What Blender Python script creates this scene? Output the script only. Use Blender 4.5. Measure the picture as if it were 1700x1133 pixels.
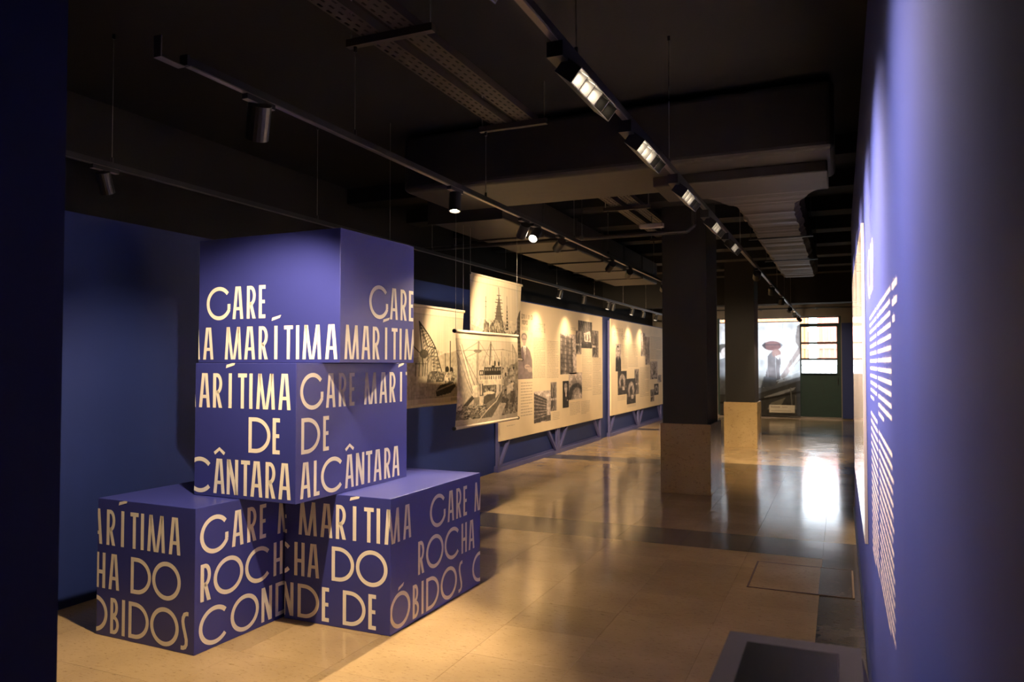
import bpy, bmesh, math, random
import numpy as np
from mathutils import Vector, Matrix

random.seed(7)
for o in list(bpy.data.objects):
    bpy.data.objects.remove(o, do_unlink=True)
scene = bpy.context.scene
COL = scene.collection
PI = math.pi

# ------------------------------------------------------------------ camera
FPX = 1250.0
EYE = 1.58
YAW = math.atan(545 / FPX)
PITCH = math.atan(36.5 / FPX)
cam_d = bpy.data.cameras.new('camera')
cam_d.sensor_width = 36.0
cam_d.lens = FPX / 1700 * 36.0
cam_d.clip_start = 0.02
cam_d.clip_end = 300
cam_d.dof.use_dof = True
cam_d.dof.focus_distance = 4.9
cam_d.dof.aperture_fstop = 4.0
cam = bpy.data.objects.new('camera', cam_d)
COL.objects.link(cam)
cam.location = (0, 0, EYE)
cam.rotation_euler = (PI / 2 + PITCH, 0, YAW)
scene.camera = cam

# ------------------------------------------------------------------ view, sky, daylight
scene.view_settings.view_transform = 'Standard'
scene.view_settings.look = 'None'
scene.view_settings.gamma = 1.0
scene.view_settings.exposure = 0.22
scene.view_settings.use_curve_mapping = False
SKY = 9.0
world = bpy.data.worlds.new('sky')
scene.world = world
world.use_nodes = True
bg = world.node_tree.nodes['Background']
bg.inputs[0].default_value = (0.80, 0.90, 1.0, 1)
bg.inputs[1].default_value = SKY
pd = bpy.data.lights.new('door_portal', 'AREA')
pd.shape = 'RECTANGLE'
pd.size, pd.size_y = 3.4, 2.9
pd.cycles.is_portal = True
po = bpy.data.objects.new('door_portal', pd)
COL.objects.link(po)
po.location = (-1.7, 23.35, 1.45)
po.rotation_euler = (-PI / 2, 0, 0)
WARM = (1.0, 0.75, 0.47)
WARM_PANEL = (1.0, 0.72, 0.42)
WARM2 = (1.0, 0.82, 0.68)

# ------------------------------------------------------------------ helpers
def setprops(o, label=None, cat=None, group=None, kind=None):
    if label: o['label'] = label
    if cat: o['category'] = cat
    if group: o['group'] = group
    if kind: o['kind'] = kind
    return o

def empty(name, loc=(0, 0, 0), rz=0.0, label=None, cat=None, group=None, kind=None, parent=None):
    o = bpy.data.objects.new(name, None)
    o.empty_display_size = 0.1
    COL.objects.link(o)
    o.location = loc
    o.rotation_euler = (0, 0, rz)
    if parent: o.parent = parent
    return setprops(o, label, cat, group, kind)

class MB:
    def __init__(s):
        s.v = []; s.f = []
    def poly(s, pts):
        n = len(s.v); s.v += [tuple(p) for p in pts]; s.f.append(tuple(range(n, n + len(pts))))
        return s
    def box(s, x0, x1, y0, y1, z0, z1, m=None):
        n = len(s.v)
        for p in ((x0,y0,z0),(x1,y0,z0),(x1,y1,z0),(x0,y1,z0),(x0,y0,z1),(x1,y0,z1),(x1,y1,z1),(x0,y1,z1)):
            s.v.append(tuple(m @ Vector(p)) if m else p)
        s.f += [tuple(n + i for i in q) for q in ((3,2,1,0),(4,5,6,7),(0,1,5,4),(1,2,6,5),(2,3,7,6),(3,0,4,7))]
        return s
    def bar(s, a, b, w, d, up=(1, 0, 0)):
        a = Vector(a); b = Vector(b); t = (b - a); L = t.length; t.normalize()
        u = Vector(up); u = (u - t * u.dot(t)).normalized(); w2 = t.cross(u)
        m = Matrix((u, w2, t)).transposed().to_4x4(); m.translation = a
        return s.box(-d / 2, d / 2, -w / 2, w / 2, 0, L, m)
    def tube(s, a, b, r, n=10, r2=None, caps=True):
        a = Vector(a); b = Vector(b); t = (b - a).normalized()
        u = Vector((1, 0, 0)) if abs(t.x) < .9 else Vector((0, 1, 0))
        u = (u - t * u.dot(t)).normalized(); w = t.cross(u)
        r2 = r if r2 is None else r2
        k = len(s.v)
        for c, rr in ((a, r), (b, r2)):
            for i in range(n):
                g = 2 * PI * i / n
                s.v.append(tuple(c + (u * math.cos(g) + w * math.sin(g)) * rr))
        for i in range(n):
            j = (i + 1) % n
            s.f.append((k + i, k + j, k + n + j, k + n + i))
        if caps:
            s.f.append(tuple(k + i for i in reversed(range(n))))
            s.f.append(tuple(k + n + i for i in range(n)))
        return s
    def mesh(s, name):
        m = bpy.data.meshes.new(name); m.from_pydata(s.v, [], s.f); m.update(); return m
    def build(s, name, mat, parent=None, loc=None, bevel=0, smooth=False, seg=2):
        m = s.mesh(name)
        if bevel:
            bm = bmesh.new(); bm.from_mesh(m)
            bmesh.ops.bevel(bm, geom=list(bm.edges), offset=bevel, segments=seg, affect='EDGES', profile=.5)
            bm.to_mesh(m); bm.free()
        if smooth:
            for p in m.polygons: p.use_smooth = True
        return obj(name, m, mat, parent, loc)

def obj(name, mesh, mat, parent=None, loc=None):
    o = bpy.data.objects.new(name, mesh)
    COL.objects.link(o)
    if mat and not mesh.materials: mesh.materials.append(mat)
    if parent: o.parent = parent
    if loc: o.location = loc
    return o

# ------------------------------------------------------------------ materials
def base_mat(name):
    m = bpy.data.materials.new(name); m.use_nodes = True
    nt = m.node_tree
    return m, nt, nt.nodes['Principled BSDF']

def mat(name, col, rough=.6, metal=0.0, var=.08, scale=6.0, bump=0.0, bscale=60.0, spec=.5, coords='Object', rvar=0.0):
    m, nt, b = base_mat(name)
    N = nt.nodes; L = nt.links
    tc = N.new('ShaderNodeTexCoord')
    nz = N.new('ShaderNodeTexNoise'); nz.inputs['Scale'].default_value = scale; nz.inputs['Detail'].default_value = 4
    L.new(tc.outputs[coords], nz.inputs['Vector'])
    rp = N.new('ShaderNodeValToRGB')
    e = rp.color_ramp.elements
    e[0].position = .3; e[1].position = .7
    e[0].color = tuple(c * (1 - var) for c in col) + (1,)
    e[1].color = tuple(min(1, c * (1 + var)) for c in col) + (1,)
    L.new(nz.outputs['Fac'], rp.inputs['Fac']); L.new(rp.outputs['Color'], b.inputs['Base Color'])
    b.inputs['Roughness'].default_value = rough
    b.inputs['Metallic'].default_value = metal
    b.inputs['Specular IOR Level'].default_value = spec
    if rvar:
        mr = N.new('ShaderNodeMapRange')
        mr.inputs['From Min'].default_value = .3; mr.inputs['From Max'].default_value = .7
        mr.inputs['To Min'].default_value = rough - rvar; mr.inputs['To Max'].default_value = rough + rvar
        L.new(nz.outputs['Fac'], mr.inputs['Value']); L.new(mr.outputs['Result'], b.inputs['Roughness'])
    if bump:
        n2 = N.new('ShaderNodeTexNoise'); n2.inputs['Scale'].default_value = bscale; n2.inputs['Detail'].default_value = 3
        L.new(tc.outputs[coords], n2.inputs['Vector'])
        bp = N.new('ShaderNodeBump'); bp.inputs['Strength'].default_value = bump; bp.inputs['Distance'].default_value = .01
        L.new(n2.outputs['Fac'], bp.inputs['Height']); L.new(bp.outputs['Normal'], b.inputs['Normal'])
    return m

def emis(name, col, strength):
    m, nt, b = base_mat(name)
    b.inputs['Base Color'].default_value = (0, 0, 0, 1)
    b.inputs['Emission Color'].default_value = tuple(col) + (1,)
    b.inputs['Emission Strength'].default_value = strength
    return m

def stone_mat(name, c1, c2, fleck, rough=.16, coords='Object'):
    """polished limestone: broad tone drift, stretched shell flecks, slight sheen variation, tone per slab"""
    m, nt, b = base_mat(name); N = nt.nodes; L = nt.links
    ge = N.new('ShaderNodeNewGeometry')
    oi = N.new('ShaderNodeObjectInfo')
    vec = ge.outputs['Position'] if coords == 'World' else N.new('ShaderNodeTexCoord').outputs['Object']
    n1 = N.new('ShaderNodeTexNoise'); n1.inputs['Scale'].default_value = 2.2; n1.inputs['Detail'].default_value = 6
    L.new(vec, n1.inputs['Vector'])
    r1 = N.new('ShaderNodeValToRGB'); e = r1.color_ramp.elements
    e[0].position = .35; e[1].position = .68
    e[0].color = tuple(c1) + (1,); e[1].color = tuple(c2) + (1,)
    L.new(n1.outputs['Fac'], r1.inputs['Fac'])
    mp = N.new('ShaderNodeMapping'); mp.inputs['Scale'].default_value = (9, 26, 14); mp.inputs['Rotation'].default_value = (0, 0, .25)
    L.new(vec, mp.inputs['Vector'])
    n2 = N.new('ShaderNodeTexNoise'); n2.inputs['Scale'].default_value = 1.6; n2.inputs['Detail'].default_value = 7; n2.inputs['Roughness'].default_value = .7
    L.new(mp.outputs['Vector'], n2.inputs['Vector'])
    r2 = N.new('ShaderNodeValToRGB'); e = r2.color_ramp.elements
    e[0].position = .57; e[1].position = .70
    e[0].color = (0, 0, 0, 1); e[1].color = (1, 1, 1, 1)
    L.new(n2.outputs['Fac'], r2.inputs['Fac'])
    mx = N.new('ShaderNodeMix'); mx.data_type = 'RGBA'
    L.new(r2.outputs['Color'], mx.inputs['Factor'])
    L.new(r1.outputs['Color'], mx.inputs[6]); mx.inputs[7].default_value = tuple(fleck) + (1,)
    mp2 = N.new('ShaderNodeMapping'); mp2.inputs['Scale'].default_value = (28, 70, 40); mp2.inputs['Rotation'].default_value = (0, 0, -.5)
    L.new(vec, mp2.inputs['Vector'])
    n4 = N.new('ShaderNodeTexNoise'); n4.inputs['Scale'].default_value = 1.0; n4.inputs['Detail'].default_value = 5; n4.inputs['Roughness'].default_value = .65
    L.new(mp2.outputs['Vector'], n4.inputs['Vector'])
    r4 = N.new('ShaderNodeValToRGB'); e = r4.color_ramp.elements
    e[0].position = .28; e[0].color = (.55, .50, .45, 1); e[1].position = .42; e[1].color = (1, 1, 1, 1)
    e4 = r4.color_ramp.elements.new(.66); e4.color = (1, 1, 1, 1)
    e5 = r4.color_ramp.elements.new(.74); e5.color = (1.35, 1.35, 1.35, 1)
    L.new(n4.outputs['Fac'], r4.inputs['Fac'])
    mm = N.new('ShaderNodeMix'); mm.data_type = 'RGBA'; mm.blend_type = 'MULTIPLY'; mm.inputs['Factor'].default_value = 1.0
    L.new(mx.outputs[2], mm.inputs[6]); L.new(r4.outputs['Color'], mm.inputs[7])
    mx = mm
    hs = N.new('ShaderNodeHueSaturation')
    mr = N.new('ShaderNodeMapRange'); mr.inputs['To Min'].default_value = .88; mr.inputs['To Max'].default_value = 1.07
    L.new(oi.outputs['Random'], mr.inputs['Value']); L.new(mr.outputs['Result'], hs.inputs['Value'])
    L.new(mx.outputs[2], hs.inputs['Color']); L.new(hs.outputs['Color'], b.inputs['Base Color'])
    m2 = N.new('ShaderNodeMapRange'); m2.inputs['To Min'].default_value = rough * .6; m2.inputs['To Max'].default_value = rough * 1.5
    L.new(n1.outputs['Fac'], m2.inputs['Value']); L.new(m2.outputs['Result'], b.inputs['Roughness'])
    return m

def print_mat(name, rough=.6, translucent=0.0, weave=0.0):
    """colour comes from the painted 'Ink' attribute of the printed surface"""
    m, nt, b = base_mat(name); N = nt.nodes; L = nt.links
    at = N.new('ShaderNodeAttribute'); at.attribute_name = 'Ink'
    b.inputs['Roughness'].default_value = rough
    src = at.outputs['Color']
    if weave:
        tc = N.new('ShaderNodeTexCoord')
        wv = N.new('ShaderNodeTexNoise'); wv.inputs['Scale'].default_value = 1.0; wv.inputs['Detail'].default_value = 3
        mp = N.new('ShaderNodeMapping'); mp.inputs['Scale'].default_value = (45, 45, 1.2)
        L.new(tc.outputs['Object'], mp.inputs['Vector']); L.new(mp.outputs['Vector'], wv.inputs['Vector'])
        hs = N.new('ShaderNodeHueSaturation')
        mr = N.new('ShaderNodeMapRange'); mr.inputs['From Min'].default_value = .25; mr.inputs['From Max'].default_value = .75
        mr.inputs['To Min'].default_value = 1 - weave; mr.inputs['To Max'].default_value = 1 + weave
        L.new(wv.outputs['Fac'], mr.inputs['Value']); L.new(mr.outputs['Result'], hs.inputs['Value'])
        L.new(src, hs.inputs['Color']); src = hs.outputs['Color']
    L.new(src, b.inputs['Base Color'])
    if translucent:
        b.inputs['Specular IOR Level'].default_value = .1
        tr = N.new('ShaderNodeBsdfTranslucent'); L.new(src, tr.inputs['Color'])
        mx = N.new('ShaderNodeMixShader'); mx.inputs[0].default_value = translucent
        L.new(b.outputs[0], mx.inputs[1]); L.new(tr.outputs[0], mx.inputs[2])
        L.new(mx.outputs[0], N['Material Output'].inputs['Surface'])
    return m

BLUE = (0.030, 0.044, 0.235)
M = {}
M['wall_blue_shaded'] = mat('shaded blue wall paint', (.011, .026, .150), .62, var=.05, scale=2, bump=.04, bscale=250)  # blue wall paint with the left and end walls' shade put into the colour
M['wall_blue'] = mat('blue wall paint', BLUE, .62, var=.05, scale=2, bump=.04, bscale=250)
M['block_blue'] = mat('blue satin block paint', (0.036, 0.043, 0.235), .34, var=.03, scale=3, bump=.015, bscale=200)
M['letter'] = mat('cream vinyl lettering', (.84, .78, .68), .5, var=.02)
M['wall_text'] = mat('pale pink wall lettering', (.85, .70, .64), .6, var=.02)
M['black_paint'] = mat('matt black paint', (.008, .0065, .006), .8, var=.15, scale=3, bump=.05, bscale=80)
M['ceiling'] = mat('dark brown ceiling paint', (.0040, .0028, .0021), .85, var=.2, scale=1.5, bump=.1, bscale=40)
M['column'] = mat('dark brown column paint', (.0075, .0055, .0042), .75, var=.12, scale=2, bump=.04, bscale=120)
M['duct'] = mat('painted duct sheet', (.021, .017, .0135), .55, var=.22, scale=4, bump=.12, bscale=9)
M['wrap'] = mat('wrinkled duct wrap', (.055, .045, .037), .5, var=.15, scale=5, bump=.35, bscale=14)
M['tray'] = mat('perforated tray metal', (.045, .035, .030), .55, metal=.4, var=.15)
M['black_metal'] = mat('black lacquered metal', (.010, .010, .011), .38, var=.1)
M['strip'] = mat('dull aluminium strip', (.22, .19, .17), .35, metal=.8, var=.08)
M['wire'] = mat('steel wire', (.32, .30, .28), .4, metal=.7, var=.05)
M['stone'] = stone_mat('polished beige limestone', (.42, .295, .150), (.52, .370, .195), (.32, .215, .10), .13, 'World')
M['stone_dark'] = stone_mat('polished dark grey limestone', (.085, .07, .055), (.13, .105, .08), (.17, .14, .11), .14, 'World')
M['stone_base'] = stone_mat('limestone cladding', (.38, .265, .125), (.46, .33, .165), (.26, .175, .08), .22)
M['joint'] = mat('floor joint grout', (.40, .30, .19), .7)
M['board'] = mat('beige printed board', (.72, .57, .37), .55, var=.05, scale=2)
M['frame_blue'] = mat('lilac blue painted timber', (.085, .085, .24), .55, var=.08, scale=5)
M['ink'] = mat('brown print ink', (.24, .18, .12), .7, var=.05)
M['ink_pale'] = mat('pale brown print ink', (.40, .32, .23), .7, var=.05)
M['fabric_sleeve'] = mat('cream banner sleeve cloth', (.70, .58, .39), .8, var=.06, scale=20)
M['print'] = print_mat('printed photograph', .75)
M['banner'] = print_mat('printed banner cloth', .85, translucent=.25, weave=.10)
M['scrim'] = print_mat('printed translucent scrim', .8, translucent=.74)
M['green'] = mat('dark green door paint', (.004, .032, .026), .6, var=.1)
M['concrete'] = mat('grey brown render', (.24, .205, .17), .8, var=.12, scale=2, bump=.1)
M['rust'] = mat('rusty steel edge', (.10, .045, .018), .6, metal=.3, var=.3, scale=30)
M['brass'] = mat('brass angle', (.50, .32, .10), .35, metal=.8, var=.1)
M['plinth'] = mat('tan plinth side', (.30, .22, .12), .6, var=.06)
M['plinth_top'] = mat('charcoal plinth top', (.040, .032, .036), .6, var=.08, spec=.25)
M['screen'] = mat('black glass screen', (.004, .004, .005), .25, var=.05)
M['beige_plastic'] = mat('off white plastic', (.45, .38, .30), .5, var=.04)
M['lens'] = emis('lit warm lens', (1.0, .80, .56), 60)
M['lens_dim'] = emis('softly lit lens', (1.0, .78, .52), 1.2)
M['card'] = mat('cream caption card', (.62, .55, .43), .6, var=.03)
M['asphalt'] = mat('pale quay paving', (.42, .41, .39), .9, var=.1, scale=1)
M['container_orange'] = mat('orange container paint', (.80, .25, .10), .6, var=.1)
M['container_red'] = mat('red container paint', (.75, .20, .13), .6, var=.1)
M['container_white'] = mat('white container paint', (.85, .85, .85), .6, var=.05)
M['gate_grey'] = mat('grey galvanised steel', (.20, .21, .22), .5, metal=.4, var=.1)
m, nt, b = base_mat('poster gloss laminate')
nzt = nt.nodes.new('ShaderNodeTexNoise'); nzt.inputs['Scale'].default_value = 3
rmp = nt.nodes.new('ShaderNodeValToRGB'); rmp.color_ramp.elements[0].color = (.80, .66, .54, 1); rmp.color_ramp.elements[1].color = (.90, .76, .64, 1)
nt.links.new(nzt.outputs['Fac'], rmp.inputs['Fac']); nt.links.new(rmp.outputs['Color'], b.inputs['Base Color'])
b.inputs['Roughness'].default_value = .07
M['poster'] = m
m, nt, b = base_mat('clear glass pane')
tr = nt.nodes.new('ShaderNodeBsdfTransparent'); gl = nt.nodes.new('ShaderNodeBsdfGlossy'); gl.inputs['Roughness'].default_value = .02
fr = nt.nodes.new('ShaderNodeFresnel'); fr.inputs['IOR'].default_value = 1.45
mx = nt.nodes.new('ShaderNodeMixShader')
nt.links.new(fr.outputs[0], mx.inputs[0]); nt.links.new(tr.outputs[0], mx.inputs[1]); nt.links.new(gl.outputs[0], mx.inputs[2])
nt.links.new(mx.outputs[0], nt.nodes['Material Output'].inputs['Surface'])
M['glass'] = m

def structure(name, mb, material, **k):
    o = mb.build(name, material, **k); o['kind'] = 'structure'; return o

# ------------------------------------------------------------------ room shell
CEIL = 3.63
XL, XR, YE = -4.60, 0.12, 23.0
structure('ceiling', MB().box(-5.5, 2.0, -2.7, 23.3, CEIL, CEIL + .2), M['ceiling'])
structure('wall_left', MB().box(XL - .14, XL, 1.75, 22.98, 0, 2.57), M['wall_blue_shaded'])
structure('wall_outer_left', MB().box(-5.5, -5.3, -2.7, 23.3, -.2, CEIL), M['ceiling'])
structure('wall_near', MB().box(-5.3, 1.8, -2.7, -2.5, -.2, CEIL), M['black_paint'])
structure('wall_outer_right', MB().box(1.8, 2.0, -2.7, 23.3, -.2, CEIL), M['black_paint'])
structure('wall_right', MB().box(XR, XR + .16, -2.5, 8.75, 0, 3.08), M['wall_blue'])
structure('baseboard_right', MB().box(XR - .012, XR, -2.5, 8.75, 0, .07), mat('navy skirting', (.012, .016, .06), .5))
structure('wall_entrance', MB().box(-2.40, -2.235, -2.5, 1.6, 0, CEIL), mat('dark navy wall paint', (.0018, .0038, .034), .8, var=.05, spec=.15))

# end wall with its opening, blue panels left and right of it
OX0, OX1, OZ = -3.35, 0.02, 2.90
we = MB()
we.box(-5.3, OX0, YE, YE + .3, -.2, CEIL); we.box(OX1, 1.8, YE, YE + .3, -.2, CEIL); we.box(OX0, OX1, YE, YE + .3, OZ, CEIL)
wall_end = structure('wall_end', we, M['concrete'])
MB().box(-4.58, -3.38, YE - .06, YE - .002, 0.03, 2.72).build('blue_panel', M['wall_blue_shaded'], wall_end)
MB().box(.04, 1.79, YE - .06, YE - .002, 0.03, 2.70).build('blue_panel', M['wall_blue_shaded'], wall_end)
structure('trim_1', MB().box(OX0, OX1, YE - .04, YE + .3, 0.0, .05), M['strip'])

# floor: slab, then separate polished slabs
floor = structure('floor', MB().box(-5.3, 1.8, -2.5, 23.3, -.22, -.02), M['joint'])
XJ = [-4.75, -4.175, -3.6, -3.025, -2.45, -1.875, -1.30, -.725, -.15, .425, 1.0, 1.79]
BANDS = [(6.60, 7.24), (11.75, 12.30), (17.50, 18.02)]
rows = []
y = 6.60
while y > -2.4:
    rows.append((max(y - .482, -2.49), y, False)); y -= .482
rows.append((6.60, 7.24, True))
for i in range(9): rows.append((7.24 + i * .501, 7.24 + (i + 1) * .501, False))
rows.append((11.75, 12.30, True))
for i in range(10): rows.append((12.30 + i * .52, 12.30 + (i + 1) * .52, False))
rows.append((17.50, 18.02, True))
for i in range(10): rows.append((18.02 + i * .498, 18.02 + (i + 1) * .498, False))
G = .0006
tile_cache = {}
def tile_mesh(w, d, dark):
    k = (round(w, 3), round(d, 3), dark)
    if k not in tile_cache:
        mb = MB(); c = .0006
        x0, x1, y0, y1 = -w / 2 + G, w / 2 - G, -d / 2 + G, d / 2 - G
        n = len(mb.v)
        mb.v += [(x0, y0, -.02), (x1, y0, -.02), (x1, y1, -.02), (x0, y1, -.02), (x0, y0, -c), (x1, y0, -c), (x1, y1, -c), (x0, y1, -c),
                 (x0 + c, y0 + c, 0), (x1 - c, y0 + c, 0), (x1 - c, y1 - c, 0), (x0 + c, y1 - c, 0)]
        for a, bb in ((0, 4), (4, 8)):
            for i in range(4):
                j = (i + 1) % 4
                mb.f.append((a + i, a + j, bb + j, bb + i))
        mb.f.append((8, 9, 10, 11))
        me = mb.mesh('tile'); me.materials.append(M['stone_dark'] if dark else M['stone']); tile_cache[k] = me
    return tile_cache[k]
far_l, far_d = MB(), MB()
for (y0, y1, band) in rows:
    for i in range(len(XJ) - 1):
        x0, x1 = XJ[i], XJ[i + 1]
        if x1 < -4.6 and y0 < 0: continue
        dark = band or (i == 8 and y1 < 6.7)
        near = 1.4 < y0 < 12.29 and x1 < .5 and not (x0 > 0 and y1 < 8.0)
        if near:
            o = bpy.data.objects.new('tile', tile_mesh(x1 - x0, y1 - y0, dark))
            COL.objects.link(o); o.parent = floor; o.location = ((x0 + x1) / 2, (y0 + y1) / 2, 0)
        else:
            (far_d if dark else far_l).box(x0 + G, x1 - G, y0 + G, y1 - G, -.02, 0)
o = far_l.build('distant_tiles', M['stone'], floor); o['kind'] = 'stuff'
o = far_d.build('distant_band_tiles', M['stone_dark'], floor); o['kind'] = 'stuff'

# ceiling beams: transverse concrete joists and the deep beam before the doors
for k, yb in enumerate([7.3, 8.62, 9.94, 11.3, 12.66, 14.0, 15.4, 16.6, 19.3, 20.7, 22.0]):
    MB().box(-5.3, 1.8, yb, yb + .34, 3.45, CEIL).build('ceiling_beam', M['ceiling'], bpy.data.objects['ceiling'])
MB().box(-5.3, 1.8, 17.7, 18.2, 2.90, CEIL).build('deep_ceiling_beam', M['ceiling'], bpy.data.objects['ceiling'])

# ------------------------------------------------------------------ end doors (behind the scrim) and the outside
def door(name, x0, x1):
    d = empty(name, ((x0 + x1) / 2, YE + .14, .05), kind='structure')
    w = (x1 - x0) / 2
    st = .05
    f = MB()
    f.box(-w, -w + st, -.03, .03, 0, 2.62); f.box(w - st, w, -.03, .03, 0, 2.62); f.box(-w + st, w - st, -.03, .03, 2.56, 2.62)
    f.build('door_frame', M['green'], d)
    p = MB().box(-w + st, w - st, -.022, .022, 0, 1.21).build('lower_panel', M['green'], d)
    MB().box(-w + st + .08, w - st - .08, -.030, -.022, .10, 1.10).build('raised_field', M['green'], p)
    for z in (1.21, 1.64, 2.10):
        MB().box(-w + st, w - st, -.022, .022, z - .03, z + .03).build('glazing_bar', M['green'], d)
    for z0, z1 in ((1.24, 1.61), (1.67, 2.07), (2.13, 2.56)):
        MB().box(-w + st, w - st, -.003, .003, z0, z1).build('pane', M['glass'], d)
    MB().tube((w - .025, -.08, .92), (w - .025, -.08, 1.12), .012).box(w - .035, w - .015, -.08, -.03, .94, .96).box(w - .035, w - .015, -.08, -.03, 1.08, 1.10).build('pull_handle', M['black_metal'], d)
    return d
door('door_1', -1.07, -.04)
door('door_2', -2.17, -1.09)
door('door_3', -3.28, -2.19)
wt = empty('window_1', (-1.66, YE + .14, 2.69), kind='structure')
MB().box(-1.69, 1.68, -.035, .035, -.02, .02).box(-1.69, 1.68, -.035, .035, .18, .21).build('transom_frame', M['green'], wt)
for x0, x1 in ((-1.66, -.56), (-.53, .55), (.58, 1.65)):
    MB().box(x0, x1, -.003, .003, .02, .18).build('pane', M['glass'], wt)
structure('trim_2', MB().box(OX1 - .06, OX1, YE, YE + .2, .05, OZ).box(OX0, OX0 + .06, YE, YE + .2, .05, OZ), M['green'])

structure('ground', MB().box(-40, 40, 23.3, 120, -.3, -.02), M['asphalt'])
def container(x, y, z, w, material, label):
    c = empty('shipping_container', (x, y, z), label=label, cat='container', group='containers on the quay outside')
    s = MB(); h = 2.5
    n = int(w / .28)
    for i in range(n):
        xa = -w / 2 + i * w / n; q = w / n
        pr = [(xa, 0), (xa + q * .3, 0), (xa + q * .5, .05), (xa + q * .8, .05), (xa + q, 0)]
        for (a, ya), (bb, yb) in zip(pr, pr[1:]):
            s.poly([(a, ya, .1), (bb, yb, .1), (bb, yb, h - .1), (a, ya, h - .1)])
    s.box(-w / 2, w / 2, .06, 2.4, .1, h - .1)
    s.build('corrugated_side', material, c)
    MB().box(-w / 2, w / 2, -.03, .06, 0, .12).box(-w / 2, w / 2, -.03, .06, h - .12, h).box(-w / 2, -w / 2 + .12, -.03, .06, .12, h - .12).box(w / 2 - .12, w / 2, -.03, .06, .12, h - .12).build('corner_frame', material, c)
container(-4.2, 46, 0, 5.0, M['container_orange'], 'lower orange shipping container outside, seen through the door glass')
container(-4.2, 46, 2.5, 5.0, M['container_orange'], 'upper orange shipping container outside, seen through the door glass')
container(1.3, 46, 0, 5.0, M['container_red'], 'lower red shipping container outside, seen through the door glass')
container(1.3, 46, 2.5, 5.0, M['container_red'], 'upper red shipping container outside, seen through the door glass')
bw = empty('boundary_wall', (-1.5, 42, -.02), label='low white boundary wall outside, in front of the containers', cat='wall')
MB().box(-7, 7, -.1, .1, 0, 1.66).build('wall_body', M['container_white'], bw)
MB().box(-7, 7, -.14, .14, 1.661, 1.74).build('coping', M['container_white'], bw)
gt = empty('railing', (-1.2, 36, 0), label='grey galvanised railing standing outside beyond the glazed doors', cat='railing')
for i in range(15):
    MB().box(-1.6 + i * .22, -1.57 + i * .22, -.015, .015, 0, 1.5).build('baluster', M['gate_grey'], gt)
for z in (.2, .8, 1.45):
    MB().box(-1.62, 1.55, -.02, .02, z, z + .05).build('rail', M['gate_grey'], gt)

# ------------------------------------------------------------------ columns
def column(y0, y1, label):
    x0, x1 = -2.025, -1.425
    xc, yc = (x0 + x1) / 2, (y0 + y1) / 2
    c = empty('column', (xc, yc, 0), label=label, cat='column', group='columns down the middle of the hall')
    w, d = (x1 - x0) / 2, (y1 - y0) / 2
    MB().box(-w + .025, w - .04, -d + .025, d - .025, .0, CEIL).build('shaft', M['column'], c, bevel=.004)
    for (a, bb, cc, dd) in ((-w, w, -d, -d + .024), (-w, w, d - .024, d), (-w, -w + .024, -d + .0245, d - .0245), (w - .024, w, -d + .0245, d - .0245)):
        MB().box(a, bb, cc, dd, 0.001, .845).build('stone_panel', M['stone_base'], c, bevel=.002)
    MB().box(-w + .024, w - .024, -d + .024, d - .024, .80, .835).build('ledge', M['stone_base'], c)
    return c
column(9.18, 10.05, 'nearer dark brown column clad at its foot in beige limestone')
column(14.64, 15.40, 'farther dark brown column clad at its foot in lighter lit limestone')

# ------------------------------------------------------------------ lettering (drawn glyphs)
CAP = .204
GW = dict(G=.204, A=.089, R=.073, E=.053, M=.140, I=.025, T=.068, D=.164, O=.222, C=.207, H=.079, N=.088, B=.070, S=.056, L=.052, P=.075)
ST = .0245
def thick(pts, s, closed=False):
    """quads along a polyline of width s"""
    P = [Vector(p) for p in pts]; n = len(P); out = []
    Ls, Rs = [], []
    for i in range(n):
        if closed:
            a, c = P[(i - 1) % n], P[(i + 1) % n]
        else:
            a, c = P[max(i - 1, 0)], P[min(i + 1, n - 1)]
        t = (c - a).normalized(); nn = Vector((-t.y, t.x))
        Ls.append(P[i] + nn * s / 2); Rs.append(P[i] - nn * s / 2)
    for i in range(n if closed else n - 1):
        j = (i + 1) % n
        out.append([Rs[i], Rs[j], Ls[j], Ls[i]])
    return out
def arc(cx, cy, rx, ry, a0, a1, n=28):
    return [(cx + rx * math.cos(math.radians(a0 + (a1 - a0) * i / n)), cy + ry * math.sin(math.radians(a0 + (a1 - a0) * i / n))) for i in range(n + 1)]
def rect(x0, y0, x1, y1):
    return [[Vector((x0, y0)), Vector((x1, y0)), Vector((x1, y1)), Vector((x0, y1))]]
def quad(*p):
    return [[Vector(q) for q in p]]
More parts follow.
